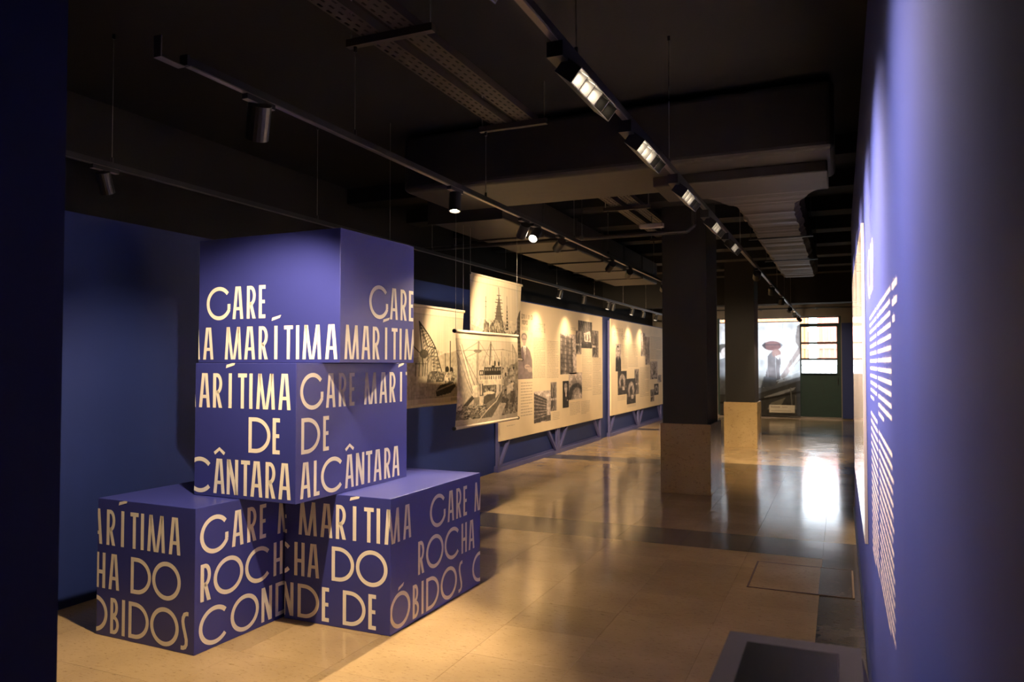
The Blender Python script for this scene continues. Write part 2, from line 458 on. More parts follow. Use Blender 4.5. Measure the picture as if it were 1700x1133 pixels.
def glyph(ch, h=CAP, k=1.0):
    s = ST * k
    base = {'Í': 'I', 'Â': 'A', 'Ó': 'O'}.get(ch, ch)
    w = GW[base] * k
    o = .004 * k
    q = []
    if base == 'I': q += rect(0, 0, w, h)
    elif base == 'L': q += rect(0, 0, s, h) + rect(s, 0, w, s * .95)
    elif base == 'E': q += rect(0, 0, s, h) + rect(s, 0, w, s * .95) + rect(s, h - s * .95, w, h) + rect(s, h * .5 - s * .42, w * .92, h * .5 + s * .48)
    elif base == 'T': q += rect(0, h - s * .95, w, h) + rect(w / 2 - s / 2, 0, w / 2 + s / 2, h - s * .95)
    elif base == 'H': q += rect(0, 0, s, h) + rect(w - s, 0, w, h) + rect(s, h * .40, w - s, h * .40 + s * .9)
    elif base == 'A':
        a = s * .92
        q += quad((0, 0), (s, 0), (w / 2 + .001, h), (w / 2 - a, h)) + quad((w - s, 0), (w, 0), (w / 2 + a, h), (w / 2 - .001, h))
        f = .27; y0, y1 = h * f, h * f + s * .8
        def inner(y): return s + (w / 2 - s) * y / h
        q += quad((inner(y0) - .004, y0), (w - inner(y0) + .004, y0), (w - inner(y1) + .004, y1), (inner(y1) - .004, y1))
    elif base == 'M':
        e = w * .10
        q += quad((0, 0), (s, 0), (e + s * .9, h), (e, h)) + quad((w - s, 0), (w, 0), (w - e, h), (w - e - s * .9, h))
        q += quad((w / 2 - s * .75, 0), (w / 2 + s * .10, 0), (e + s * 1.05, h), (e, h)) + quad((w / 2 - s * .10, 0), (w / 2 + s * .75, 0), (w - e, h), (w - e - s * 1.05, h))
    elif base == 'N':
        q += rect(0, 0, s, h) + rect(w - s, 0, w, h) + quad((w - s * 1.15, 0), (w, 0), (s * 1.15, h), (0, h))
    elif base in 'RP':
        q += rect(0, 0, s, h)
        ry = h * .275
        q += thick([(s, h - s * .45)] + arc(s + .006 * k, h - s * .45 - ry + s * .2, w - s * 1.5 - .006 * k, ry - s * .2, 90, -90, 16) + [(s, h - s * .45 - 2 * ry + s * .4)], s * .92)
        if base == 'R':
            q += quad((w - s * 1.05, 0), (w + .001, 0), (s * 1.75, h * .5), (s * .75, h * .5))
    elif base == 'B':
        q += rect(0, 0, s, h)
        for cy, ry, rw in ((h * .735, h * .265, .86), (h * .26, h * .26, 1.0)):
            q += thick([(s, cy + ry - s * .45)] + arc(s + .004 * k, cy, (w * rw - s * 1.5), ry - s * .45, 90, -90, 16) + [(s, cy - ry + s * .45)], s * .9)
    elif base == 'D':
        q += rect(0, 0, s, h)
        q += thick([(s, h - s * .48), (s + .01 * k, h - s * .48)] + arc(w * .30, h / 2, w * .70 - s * .5, h / 2 - s * .48, 88, -88, 28) + [(s + .01 * k, s * .48), (s, s * .48)], s * .96)
    elif base == 'O':
        q += thick(arc(w / 2, h / 2, w / 2 - s / 2, h / 2 + o - s / 2, 0, 360 - 360 / 44, 43), s, True)
    elif base == 'C':
        rx = w * .545
        q += thick(arc(rx, h / 2, rx - s / 2, h / 2 + o - s / 2, 42, 318, 40), s)
    elif base == 'G':
        rx = w * .525
        q += thick(arc(rx, h / 2, rx - s / 2, h / 2 + o - s / 2, 40, 335, 42), s)
        q += rect(w - s * 1.04, h * .30, w - s * .04, h * .475)
    elif base == 'S':
        q += thick([(w, h * .955), (w * .78, h * .957), (w * .48, h * .93), (w * .30, h * .84), (w * .26, h * .74), (w * .36, h * .60), (w * .58, h * .42), (w * .74, h * .27), (w * .74, h * .15), (w * .58, h * .075), (w * .30, h * .045), (0, h * .045)], s * .92)
    if ch in 'ÍÓ':
        c = w / 2
        if ch == 'Í': q += quad((c - .036 * k, h + .030), (c + .030 * k, h + .048), (c + .040 * k, h + .066), (c - .030 * k, h + .050))
        else: q += quad((c - .026 * k, h + .012), (c + .030 * k, h + .030), (c + .040 * k, h + .050), (c - .020 * k, h + .032))
    if ch == 'Â':
        c = w / 2
        q += thick([(c - .040 * k, h + .030), (c, h + .058), (c + .040 * k, h + .030)], s * .8)
    return q
def clip(poly, u0, u1, v0, v1):
    for ax, lim, sg in ((0, u0, 1), (0, u1, -1), (1, v0, 1), (1, v1, -1)):
        out = []
        for i in range(len(poly)):
            a, bb = poly[i - 1], poly[i]
            da, db = sg * (a[ax] - lim), sg * (bb[ax] - lim)
            if da >= 0: 
                if i == 0 or True: pass
            if (da >= 0) != (db >= 0):
                t = da / (da - db); out.append(a + (bb - a) * t)
            if db >= 0: out.append(bb)
        poly = out
        if len(poly) < 3: return None
    return poly

# ------------------------------------------------------------------ the four stacked lettered blocks
BH = .79
def text_block(near, a, w, d, z0, label, front, right):
    root = empty('lettered_block', (near[0], near[1], z0), a, label, 'block', 'stacked blue lettered blocks')
    body = MB().box(-w, 0, 0, d, .0005, BH - .0005).build('body', M['block_blue'], root, bevel=.003)
    for face, W in ((front, w), (right, d)):
        isf = face is front
        for v0, items in face:
            e = .0009
            line = empty('lettering', (0, 0, v0), parent=root)
            line['label'] = 'line of cream lettering'
            for ch, u in items:
                mb = MB()
                for pl in glyph(ch):
                    pl = clip([p + Vector((u, v0)) for p in pl], .0015, W - .0015, .0015, BH - .0015)
                    if not pl: continue
                    if isf: mb.poly([(-w + p.x, -e, p.y - v0) for p in pl])
                    else: mb.poly([(e, p.x, p.y - v0) for p in pl])
                if mb.f: mb.build('letter', M['letter'], line)
    return root
V1, V2, V3 = .525, .273, .022
text_block((-2.661, 3.605), -.026, 1.125, .79, 1.58, 'topmost blue block of the stack, reading GARE MARÍTIMA on both faces',
    [(.275, [('G', .069), ('A', .291), ('R', .408), ('E', .506)]),
     (V3, [('M', -.125), ('A', .043), ('M', .229), ('A', .391), ('R', .508), ('Í', .632), ('T', .708), ('I', .800), ('M', .850), ('A', 1.019)])],
    [(.280, [('G', .282), ('A', .507), ('R', .627), ('E', .728)]),
     (V3, [('M', .041), ('A', .206), ('R', .320), ('Í', .452), ('T', .526), ('I', .617), ('M', .674)])])
text_block((-2.793, 3.384), -.0207, .77, 1.138, .79, 'middle blue block of the stack, reading MARÍTIMA DE ALCÂNTARA',
    [(V1, [('M', -.133), ('A', .033), ('R', .145), ('Í', .268), ('T', .341), ('I', .427), ('M', .480), ('A', .644)]),
     (V2, [('D', .425), ('E', .604)]),
     (V3, [('C', -.066), ('Â', .157), ('N', .261), ('T', .370), ('A', .444), ('R', .555), ('A', .650)])],
    [(V1, [('G', .033), ('A', .260), ('R', .380), ('E', .484), ('M', .637), ('A', .805), ('R', .921), ('Í', 1.049), ('T', 1.119)]),
     (V2, [('D', .045), ('E', .236)]),
     (V3, [('A', .040), ('L', .155), ('C', .219), ('Â', .446), ('N', .555), ('T', .660), ('A', .745), ('R', .864), ('A', .958)])])
text_block((-3.212, 3.078), -.026, .785, 1.13, 0, 'leftmost blue block on the floor, reading MARÍTIMA and ROCHA DO on its sides',
    [(V1, [('A', -.046), ('R', .079), ('Í', .201), ('T', .276), ('I', .363), ('M', .416), ('A', .586)]),
     (V2, [('H', -.006), ('A', .102), ('D', .286), ('O', .459)]),
     (V3, [('O', -.125), ('B', .121), ('I', .218), ('D', .273), ('O', .448), ('S', .686)])],
    [(V1, [('G', .031), ('A', .261), ('R', .379), ('E', .479), ('M', .631)]),
     (V2, [('R', .038), ('O', .129), ('C', .365), ('H', .599), ('A', .700)]),
     (V3, [('C', .030), ('O', .257), ('N', .500), ('D', .618)])])
text_block((-2.4015, 3.746), -.0111, .775, 1.16, 0, 'right-hand blue block on the floor, reading ROCHA and ÓBIDOS on its long side',
    [(V1, [('E', -.036), ('M', .107), ('A', .274), ('R', .388), ('Í', .511), ('T', .591), ('I', .679), ('M', .735)]),
     (V2, [('C', -.155), ('H', .076), ('A', .177), ('D', .359), ('O', .535)]),
     (V3, [('N', -.016), ('D', .104), ('E', .288), ('D', .442), ('E', .625)])],
    [(V1, [('M', -.040), ('A', .136), ('G', .447), ('A', .678), ('R', .797), ('E', .900), ('M', 1.066)]),
     (V2, [('R', .306), ('O', .402), ('C', .637), ('H', .873), ('A', .979)]),
     (V3, [('Ó', -.004), ('B', .245), ('I', .348), ('D', .404), ('O', .587), ('S', .831), ('C', 1.035)])])

# ------------------------------------------------------------------ painted prints (ink per vertex on a fine grid)
class Canvas:
    """x right 0..1, y down 0..1"""
    def __init__(s, nx, ny, col):
        s.nx, s.ny = nx, ny
        s.a = np.ones((ny, nx, 3)) * np.array(col)
        s.X, s.Y = np.meshgrid((np.arange(nx) + .5) / nx, (np.arange(ny) + .5) / ny)
        s.rng = np.random.RandomState(3)
    def blend(s, mask, col, op=1.0):
        mk = (np.clip(mask, 0, 1) * op)[..., None]
        s.a = s.a * (1 - mk) + np.array(col) * mk
    def poly(s, pts, col, op=1.0):
        m = np.zeros_like(s.X, bool); n = len(pts)
        for i in range(n):
            (x1, y1), (x2, y2) = pts[i - 1], pts[i]
            if y1 == y2: continue
            c = ((y1 > s.Y) != (y2 > s.Y)) & (s.X < (x2 - x1) * (s.Y - y1) / (y2 - y1) + x1)
            m ^= c
        s.blend(m.astype(float), col, op)
    def rect(s, x0, y0, x1, y1, col, op=1.0):
        s.blend(((s.X >= x0) & (s.X < x1) & (s.Y >= y0) & (s.Y < y1)).astype(float), col, op)
    def ell(s, cx, cy, rx, ry, col, op=1.0):
        d = ((s.X - cx) / rx) ** 2 + ((s.Y - cy) / ry) ** 2
        s.blend(np.clip((1.15 - d) / .3, 0, 1), col, op)
    def line(s, x0, y0, x1, y1, w, col, op=1.0):
        dx, dy = x1 - x0, y1 - y0; L2 = dx * dx + dy * dy + 1e-9
        t = np.clip(((s.X - x0) * dx + (s.Y - y0) * dy) / L2, 0, 1)
        d = np.hypot(s.X - x0 - t * dx, s.Y - y0 - t * dy)
        px = 1.0 / max(s.nx, s.ny)
        s.blend(np.clip((w / 2 + px * .5 - d) / px, 0, 1), col, op)
    def noise(s, amp, sx=8, sy=8, seed=0, mask=None):
        r = np.random.RandomState(seed).rand(sy + 1, sx + 1)
        gx = s.X * sx; gy = s.Y * sy
        i = np.minimum(gx.astype(int), sx - 1); j = np.minimum(gy.astype(int), sy - 1)
        fx = gx - i; fy = gy - j
        n = (r[j, i] * (1 - fx) + r[j, i + 1] * fx) * (1 - fy) + (r[j + 1, i] * (1 - fx) + r[j + 1, i + 1] * fx) * fy
        k = 1 + amp * (n - .5) * 2
        if mask is not None: k = 1 + (k - 1) * mask
        s.a = np.clip(s.a * k[..., None], 0, 1)

def painted(name, cv, P, material, parent):
    """P(s,t) -> local position, s right 0..1, t down 0..1"""
    nx, ny = cv.nx, cv.ny
    v = [P(i / (nx - 1), j / (ny - 1)) for j in range(ny) for i in range(nx)]
    f = [(j * nx + i, (j + 1) * nx + i, (j + 1) * nx + i + 1, j * nx + i + 1) for j in range(ny - 1) for i in range(nx - 1)]
    me = bpy.data.meshes.new(name); me.from_pydata(v, [], f); me.update()
    ca = me.color_attributes.new('Ink', 'FLOAT_COLOR', 'POINT')
    rgba = np.ones((ny * nx, 4), np.float32); rgba[:, :3] = cv.a.reshape(-1, 3)
    ca.data.foreach_set('color', rgba.ravel())
    for p in me.polygons: p.use_smooth = True
    return obj(name, me, material, parent)

CREAM = (.70, .58, .39)
def ink(k): return tuple(c * k for c in CREAM)

def cloth_finish(c, seed, y0):
    c.noise(.16, 60, 50, seed, (c.Y > y0)); c.noise(.08, 24, 20, seed + 1, (c.Y > y0))
    c.a = np.clip((c.a / np.array(CREAM)) ** 1.5 * np.array(CREAM), .01, 1)
    c.rect(0, 0, 1, .075, ink(1.08)); c.rect(0, .075, 1, .087, ink(.80))

def specks(c, n, x0, x1, y0, y1, w, h, k0, k1, op=.85):
    for q in range(n):
        x, y2 = c.rng.uniform(x0, x1), c.rng.uniform(y0, y1)
        c.rect(x, y2, x + c.rng.uniform(.3, 1) * w, y2 + c.rng.uniform(.3, 1) * h, ink(c.rng.uniform(k0, k1)), op)

def paint_freighter():
    c = Canvas(190, 156, ink(.96))
    c.noise(.06, 6, 5, 1)
    D, W = ink(.16), ink(1.1)
    c.poly([(0, .30), (.3, .28), (.6, .31), (1, .27), (1, .6), (0, .62)], ink(.88), .8)
    # quay, cranes and crowd to the right
    c.poly([(.70, .62), (.80, .46), (.88, .36), (1, .30), (1, 1), (.66, 1)], ink(.50))
    for x, y0, y1 in ((.60, .24, .45), (.70, .20, .46), (.76, .26, .5), (.83, .22, .5), (.90, .11, .40), (.95, .24, .45)):
        c.line(x, y0, x, y1, .006, ink(.35))
    c.line(.90, .11, .985, .26, .010, ink(.30)); c.line(.90, .14, .97, .28, .005, ink(.35)); c.line(.72, .17, .97, .21, .004, ink(.5))
    specks(c, 260, .70, .99, .34, .95, .035, .045, .10, .95)
    c.poly([(.80, .60), (.90, .56), (.90, .66), (.80, .70)], W, .8); c.rect(.86, .66, .94, .80, ink(.25), .8); c.rect(.70, .74, .82, .86, ink(.22), .8)
    # masts, stays, derrick
    c.line(.335, .09, .325, .80, .024, ink(.70)); c.line(.318, .2, .312, .80, .006, ink(.35)); c.line(.345, .03, .345, .22, .010, ink(.30))
    c.line(.535, .09, .53, .36, .013, ink(.22)); c.line(.545, .12, .55, .3, .006, ink(.4))
    for p in ((.0, .205, .36, .19), (.36, .19, .75, .175), (.14, .28, .34, .205), (.34, .10, .06, .24), (.345, .10, .52, .26), (.535, .10, .70, .36), (.535, .10, .42, .36)):
        c.line(*p, .005, ink(.42))
    c.ell(.33, .20, .065, .016, ink(.40)); c.rect(.29, .195, .37, .215, ink(.45))
    c.line(.07, .15, .29, .66, .030, ink(1.06)); c.line(.055, .15, .272, .67, .007, ink(.30)); c.line(.088, .14, .31, .64, .007, ink(.35)); c.line(.01, .23, .25, .66, .006, ink(.32)); c.line(.10, .2, .36, .58, .006, ink(.32))
    # bridge
    c.rect(.45, .375, .69, .475, D); c.rect(.36, .41, .44, .465, ink(.18)); c.rect(.375, .42, .395, .455, W); c.rect(.405, .42, .42, .455, W)
    for i in range(7): c.rect(.465 + i * .032, .39, .485 + i * .032, .415, ink(.55))
    c.rect(.36, .465, .70, .52, W)
    for i in range(11): c.rect(.37 + i * .03, .475, .382 + i * .03, .51, ink(.35))
    c.rect(.42, .52, .70, .575, W); c.rect(.43, .575, .68, .66, ink(.35)); specks(c, 40, .43, .66, .58, .64, .03, .05, .1, .8)
    c.rect(.46, .355, .67, .38, ink(.85)); c.ell(.60, .335, .013, .032, D); c.ell(.655, .34, .013, .030, D); c.rect(.56, .36, .60, .38, D)
    c.rect(.62, .55, .665, .75, W); c.rect(.365, .56, .43, .69, ink(.40)); c.rect(.385, .55, .40, .68, W, .9)
    c.rect(.255, .57, .325, .70, W); c.rect(.36, .69, .42, .80, W); c.ell(.062, .76, .032, .075, W); c.rect(.27, .70, .36, .81, ink(.55))
    c.poly([(.09, .79), (.24, .67), (.275, .71), (.13, .83)], ink(.22)); c.line(.10, .78, .25, .67, .008, ink(.9))
    c.poly([(.44, .70), (.62, .64), (.60, .74), (.42, .80)], ink(.28)); c.ell(.52, .665, .08, .016, W)
    # deck and hull
    c.poly([(0, .83), (.20, .80), (.45, .79), (.62, .72), (.72, .62), (.72, .72), (.55, .93), (.30, 1), (0, 1)], ink(.46))
    specks(c, 200, 0, .46, .78, .96, .05, .02, .10, .98)
    for q in range(40):
        x, y2 = c.rng.uniform(0, .45), c.rng.uniform(.78, .95)
        c.line(x, y2, x + c.rng.uniform(-.06, .10), y2 + c.rng.uniform(-.06, .01), .006, ink(c.rng.choice([.12, .2, 1.0])), .9)
    c.poly([(.30, .97), (.62, .74), (.71, .62), (.70, .76), (.56, .93), (.45, .98)], ink(.36)); c.line(.32, .965, .62, .765, .010, W); c.line(.62, .765, .71, .63, .010, W)
    c.poly([(.55, 1), (.70, .79), (.79, .80), (.70, .95), (.66, 1)], ink(.98), .85)
    c.rect(.93, .09, 1, .93, ink(.62), .30)
    cloth_finish(c, 5, .25)
    c.poly([(0, .915), (.55, .94), (1, .925), (1, 1), (0, 1)], ink(.93), .80)
    return c

def paint_warship():
    c = Canvas(190, 156, ink(1.0))
    c.noise(.05, 6, 5, 2)
    c.poly([(0, .585), (.10, .60), (.22, .63), (.22, .95), (0, .95)], ink(.78), .8)
    D = ink(.26)
    c.line(.285, .24, .285, .57, .008, ink(.30)); c.line(.272, .30, .302, .30, .006, D); c.line(.275, .36, .297, .36, .005, D)
    c.poly([(.245, .57), (.30, .535), (.35, .565), (.365, .80), (.26, .80), (.25, .70)], ink(.42)); c.poly([(.215, .67), (.255, .64), (.258, .74), (.225, .76)], D)
    c.poly([(.37, .57), (.43, .53), (.455, .48), (.475, .36), (.495, .28), (.515, .16), (.535, .29), (.545, .40), (.565, .49), (.60, .58), (.625, .80), (.37, .80)], ink(.34))
    c.line(.515, .10, .515, .3, .012, ink(.30))
    for y2, w in ((.20, .03), (.255, .045), (.29, .06), (.34, .04), (.37, .05), (.42, .065), (.46, .06)): c.line(.515 - w, y2, .515 + w, y2 - .004, .010, D)
    c.poly([(.652, .62), (.662, .42), (.676, .24), (.69, .42), (.705, .62)], ink(.24)); c.line(.676, .19, .676, .3, .007, ink(.35))
    for i in range(6): c.rect(.655, .36 + i * .043, .705, .375 + i * .043, ink(.85))
    specks(c, 240, .25, .64, .50, .80, .02, .05, .10, .85)
    c.rect(.60, .66, .82, .80, ink(.42)); c.ell(.678, .665, .020, .045, ink(1.0)); specks(c, 60, .6, .85, .62, .8, .02, .05, .1, .9)
    c.poly([(.76, .72), (.86, .62), (1, .55), (1, .82), (.76, .82)], ink(.30)); c.line(.75, .715, 1, .615, .016, ink(.80))
    c.poly([(.885, .58), (.90, .46), (.945, .38), (1, .33), (1, .98), (.885, .97)], ink(.30))
    for i in range(9):
        for j in range(3): c.rect(.905 + j * .032, .47 + .052 * i, .92 + j * .032, .497 + .052 * i, ink(.52))
    c.rect(.0, .80, .885, .95, ink(.38), .9); specks(c, 160, 0, .9, .8, .95, .03, .05, .15, .7)
    cloth_finish(c, 6, .5)
    c.rect(.885, .93, 1, 1, ink(.35))
    return c

def paint_crane():
    c = Canvas(190, 156, ink(.93))
    c.noise(.05, 6, 5, 4)
    c.poly([(0, .50), (.25, .53), (.42, .50), (.50, .47), (.60, .51), (.72, .47), (.85, .45), (1, .40), (1, .62), (0, .62)], ink(.68), .9)
    c.rect(0, .60, 1, .95, ink(.76), .9)
    for q in range(60): 
        y2 = c.rng.uniform(.62, .93); x = c.rng.uniform(0, 1); c.line(x, y2, x + c.rng.uniform(.03, .15), y2, .004, ink(c.rng.uniform(.5, .95)), .6)
    D = ink(.12)
    # visible right part of the picture lies from .30 to 1: lattice jib leaning right
    T, A, B = (.36, .16), (.47, .63), (.62, .44)
    c.line(*T, .40, .60, .012, D); c.line(*T, .585, .42, .014, D); c.line(.585, .42, .68, .66, .012, D); c.line(*T, .45, .40, .010, D); c.line(.45, .40, .585, .42, .010, D)
    for i in range(12):
        t0, t1 = i / 12, (i + 1) / 12
        p = lambda t: (.36 + .04 * t + .05 * t, .16 + .42 * t); q = lambda t: (.36 + .225 * t, .16 + .26 * t)
        c.line(*p(t0), *q(t1), .007, D, .9); c.line(*q(t0), *p(t1), .006, D, .9)
    for i in range(6):
        t = i / 6
        c.line(.585 + .095 * t, .42 + .24 * t, .50 + .04 * t, .44 + .2 * t, .007, D, .9); c.line(.585 + .095 * t, .42 + .24 * t, .50 + .04 * (t + .17), .44 + .2 * (t + .17), .006, D, .9)
    for x in (.46, .51, .56, .62): c.line(x, .44, x - .01, .70, .008, ink(.22))
    c.line(.28, .40, .42, .52, .012, ink(.3)); c.ell(.41, .48, .05, .045, ink(.24)); c.line(.40, .25, .40, .48, .007, ink(.3))
    for x in (.32, .36, .40, .43): c.line(x, .57, x - .005, .70, .008, ink(.20))
    c.line(.31, .58, .44, .58, .008, ink(.25))
    c.poly([(.46, .69), (.52, .65), (.70, .67), (.73, .72), (.70, .77), (.45, .77)], ink(.28)); specks(c, 60, .47, .70, .65, .75, .03, .03, .08, .7)
    c.line(.80, .34, .80, .66, .013, D); c.line(.73, .47, .73, .67, .008, ink(.3))
    c.ell(.755, .64, .026, .035, D); c.ell(.82, .66, .028, .045, D); c.rect(.76, .67, .87, .79, ink(.30)); c.ell(.745, .74, .030, .05, ink(.95)); c.ell(.80, .72, .02, .03, ink(.9)); specks(c, 70, .72, .88, .66, .82, .025, .03, .08, .95)
    c.poly([(.585, .86), (.66, .80), (.84, .77), (.885, .82), (.80, .89), (.60, .92)], ink(.20)); c.line(.60, .86, .86, .79, .014, ink(.60)); c.line(.58, .93, .75, .94, .02, ink(.45), .7)
    cloth_finish(c, 8, .45)
    c.rect(0, .93, 1, 1, ink(.98)); c.rect(.80, .945, .90, .975, ink(.5), .7)
    return c

def banner(x, y0, y1, z0, z1, cv, label, seed, tops):
    """hangs parallel to the left wall, printed side to the hall"""
    W, Hh = y1 - y0, z1 - z0
    r = empty('hanging_banner', (x, (y0 + y1) / 2, z0), 0, label, 'banner', 'photo banners hung on wires')
    ph = seed * 1.7
    def P(s, t):
        edge = (2 * abs(s - .5)) ** 6
        dx = .012 * math.sin(s * 7 + ph) * math.sin(PI * t) + .006 * math.sin(s * 19 + ph) * math.sin(PI * t)
        return (dx, (s - .5) * W * (1 - .018 * math.sin(PI * t) * edge), Hh * (1 - t))
    painted('printed_cloth', cv, P, M['banner'], r)
    for nm, zc in (('top_rod', Hh), ('bottom_rod', 0.0)):
        rod = MB().tube((0, -W / 2 - .005, zc), (0, W / 2 + .005, zc), .014, 12).build(nm, M['fabric_sleeve'], r, smooth=False)
        for sg in (-1, 1):
            MB().tube((0, sg * (W / 2 + .005), zc), (0, sg * (W / 2 + .022), zc), .017, 12).build('end_cap', M['black_metal'], rod)
    for sg, zt_ in zip((-1, 1), tops):
        MB().tube((0, sg * (W / 2 - .01), Hh + .01), (0, sg * (W / 2 - .01), zt_ - z0), .0016, 5).build('wire', M['wire'], r)
    return r
banner(-3.10, 5.86, 7.25, 1.005, 1.862, paint_freighter(), 'lowest hanging cloth banner, printed with a freighter deck, in front of the other two', 1, (3.07, 2.98))
banner(-3.50, 6.94, 8.31, 1.62, 2.51, paint_warship(), 'highest hanging cloth banner, printed with a warship tower and chimney', 2, (2.98, 2.98))
banner(-3.50, 5.42, 6.80, 1.19, 2.10, paint_crane(), 'hanging cloth banner beside the blocks, printed with a floating crane and boats', 3, (CEIL, 2.98))

# ------------------------------------------------------------------ information panels along the left wall
XP = -4.50
def cam_y(px_, X):
    d = px_ - 850.0
    c, s = math.cos(YAW), math.sin(YAW)
    return X * (c * FPX + s * d) / (-s * FPX + c * d)

SEP = (.64, .54, .43)
SEP_A = np.array(SEP)
def tone(k): return tuple(c * k for c in SEP)
def paint_photo(kind, seed, nx=44, ny=56):
    c = Canvas(nx, ny, tone(.55)); c.rng = np.random.RandomState(seed)
    R = c.rng
    if kind == 'building':
        c.a[:] = tone(.9)
        c.poly([(0, .05), (.75, .28), (.75, .95), (0, 1)], tone(.25))
        for i in range(7):
            y2 = .14 + i * .12
            c.line(0, y2, .75, .3 + (y2 - .05) * .62, .03, tone(.75), .8)
        for i in range(5): c.line(.1 + i * .14, .1, .1 + i * .14, .95, .02, tone(.4), .8)
        c.rect(.7, .8, 1, 1, tone(.4))
    elif kind == 'scaffold':
        c.a[:] = tone(.85)
        c.poly([(.0, .02), (.72, .10), (.78, .95), (0, 1)], tone(.45))
        for i in range(6): c.line(.06 + i * .13, .05, .06 + i * .13, .98, .03, tone(.2 if i % 2 else .95), .8)
        for i in range(9): c.line(0, .1 + i * .1, .78, .14 + i * .1, .02, tone(.25), .8)
        c.rect(.0, .5, .14, 1, tone(.2), .6)
    elif kind == 'interior':
        c.a[:] = tone(.22)
        c.poly([(.0, 0), (.35, .35), (.35, .7), (0, 1)], tone(.3)); c.poly([(.4, .45), (.85, .35), (.9, .75), (.45, .75)], tone(.8))
        for i in range(5): c.line(.1 + i * .18, .0, .42 + i * .08, .5, .025, tone(.55), .8)
        c.rect(.5, .5, .6, .72, tone(.3)); c.rect(.7, .48, .8, .72, tone(.35)); c.rect(0, .82, 1, 1, tone(.18))
    elif kind == 'street':
        c.a[:] = tone(.6); c.poly([(0, 0), (.55, .25), (.55, .8), (0, 1)], tone(.28)); c.rect(.0, .55, 1, .62, tone(.85)); c.rect(.2, .1, .32, .5, tone(.7)); c.rect(.62, .1, .72, .9, tone(.2))
    elif kind == 'portrait':
        c.a[:] = tone(.10); c.ell(.52, .30, .22, .17, tone(.85)); c.ell(.50, .18, .24, .09, tone(.6)); c.poly([(.2, 1), (.3, .58), (.48, .50), (.7, .58), (.95, .8), (1, 1)], tone(.12)); c.ell(.55, .52, .10, .08, tone(.9)); c.ell(.75, .72, .05, .03, tone(.85))
    elif kind == 'sitter':
        c.a[:] = tone(.80); c.ell(.42, .20, .24, .13, tone(.15)); c.ell(.46, .27, .19, .14, tone(.92)); c.poly([(.0, 1), (.05, .55), (.3, .44), (.65, .44), (.98, .58), (1, 1)], tone(.13)); c.poly([(.36, .42), (.56, .42), (.46, .66)], tone(.95)); c.line(.46, .46, .45, .65, .05, tone(.3)); c.line(.36, .26, .60, .26, .03, tone(.3))
    elif kind == 'arch':
        c.a[:] = tone(.75); c.ell(.55, 1.0, .62, .62, tone(.18)); c.ell(.62, 1.05, .42, .50, tone(.55)); c.ell(.68, 1.1, .36, .42, tone(.8)); c.rect(0, 0, 1, .3, tone(.95), .6); c.poly([(.2, .4), (.4, .1), (.6, .35)], tone(.4), .7)
    elif kind == 'room':
        c.a[:] = tone(.20); c.ell(.5, .45, .34, .32, tone(.75)); c.poly([(.3, .9), (.35, .4), (.5, .28), (.62, .42), (.66, .95)], tone(.22)); c.rect(.05, .62, .95, .72, tone(.55), .7); c.rect(.5, .66, .75, .8, tone(.95))
    elif kind == 'statue':
        c.a[:] = tone(.85); c.line(.12, .0, .2, 1, .12, tone(.25)); c.line(.75, .05, .8, .9, .08, tone(.4)); c.poly([(.35, .9), (.45, .3), (.6, .1), (.7, .45), (.62, .95)], tone(.65)); c.line(.5, .3, .6, .8, .05, tone(.25))
    elif kind == 'sketch':
        c.a[:] = tone(.72); 
        for i in range(9): c.ell(R.uniform(.2, .9), R.uniform(.35, .95), .07, .06, tone(R.choice([.15, .3, 1.0])))
        c.line(.3, .8, .55, .4, .06, tone(.3)); c.line(.55, .4, .5, .75, .06, tone(.3))
    for q in range(26):
        x, y2 = R.uniform(0, 1), R.uniform(.25, 1)
        c.rect(x, y2, x + R.uniform(.02, .10), y2 + R.uniform(.01, .07), tone(R.uniform(.08, .8)), .45)
    c.noise(.25, 10, 12, seed); c.noise(.25, 22, 28, seed + 50)
    c.a = np.clip((c.a / SEP_A) ** 1.9 * SEP_A * np.array((1, .96, 1.06)), .004, 1)
    return c
def paint_man():
    bgc = (.72, .57, .37)
    c = Canvas(50, 100, bgc)
    skin = (.42, .31, .25)
    c.ell(.42, .12, .20, .085, tone(.28)); c.ell(.42, .165, .17, .095, skin); c.rect(.30, .155, .54, .178, tone(.25), .8)
    c.ell(.40, .235, .05, .012, tone(.3)); c.rect(.35, .22, .50, .31, skin, .9)
    c.poly([(.02, .62), (.08, .40), (.30, .31), (.40, .36), (.55, .30), (.80, .40), (.95, .60), (.98, 1), (0, 1)], (.20, .15, .14))
    c.poly([(.34, .30), (.54, .30), (.47, .56)], (.75, .66, .58)); c.poly([(.41, .33), (.48, .33), (.47, .6), (.43, .6)], (.24, .17, .15))
    c.poly([(.30, .32), (.20, .55), (.46, .85), (.44, .6)], (.14, .10, .10)); c.poly([(.56, .31), (.66, .52), (.48, .85), (.47, .6)], (.16, .12, .11))
    c.ell(.62, .74, .18, .05, skin); c.ell(.80, .80, .15, .06, (.36, .27, .22)); c.line(.50, .74, .78, .74, .02, (.2, .14, .12))
    c.rect(0, .97, 1, 1, (.2, .15, .14)); c.noise(.18, 12, 24, 11)
    return c

# crop helper: positions were read on a 0.2648 px grid starting at (820,480)
def pan(xc, yc):
    xi = 820 + xc * .2648; yi = 480 + yc * .2648
    Y = cam_y(xi, XP)
    # horizontal distance along the view axis gives the height
    depth = -XP * math.sin(YAW) + Y * math.cos(YAW)
    q = (566.5 - yi) / FPX
    zc = (math.tan(math.atan(q) + PITCH)) 
    return Y, EYE + depth * zc

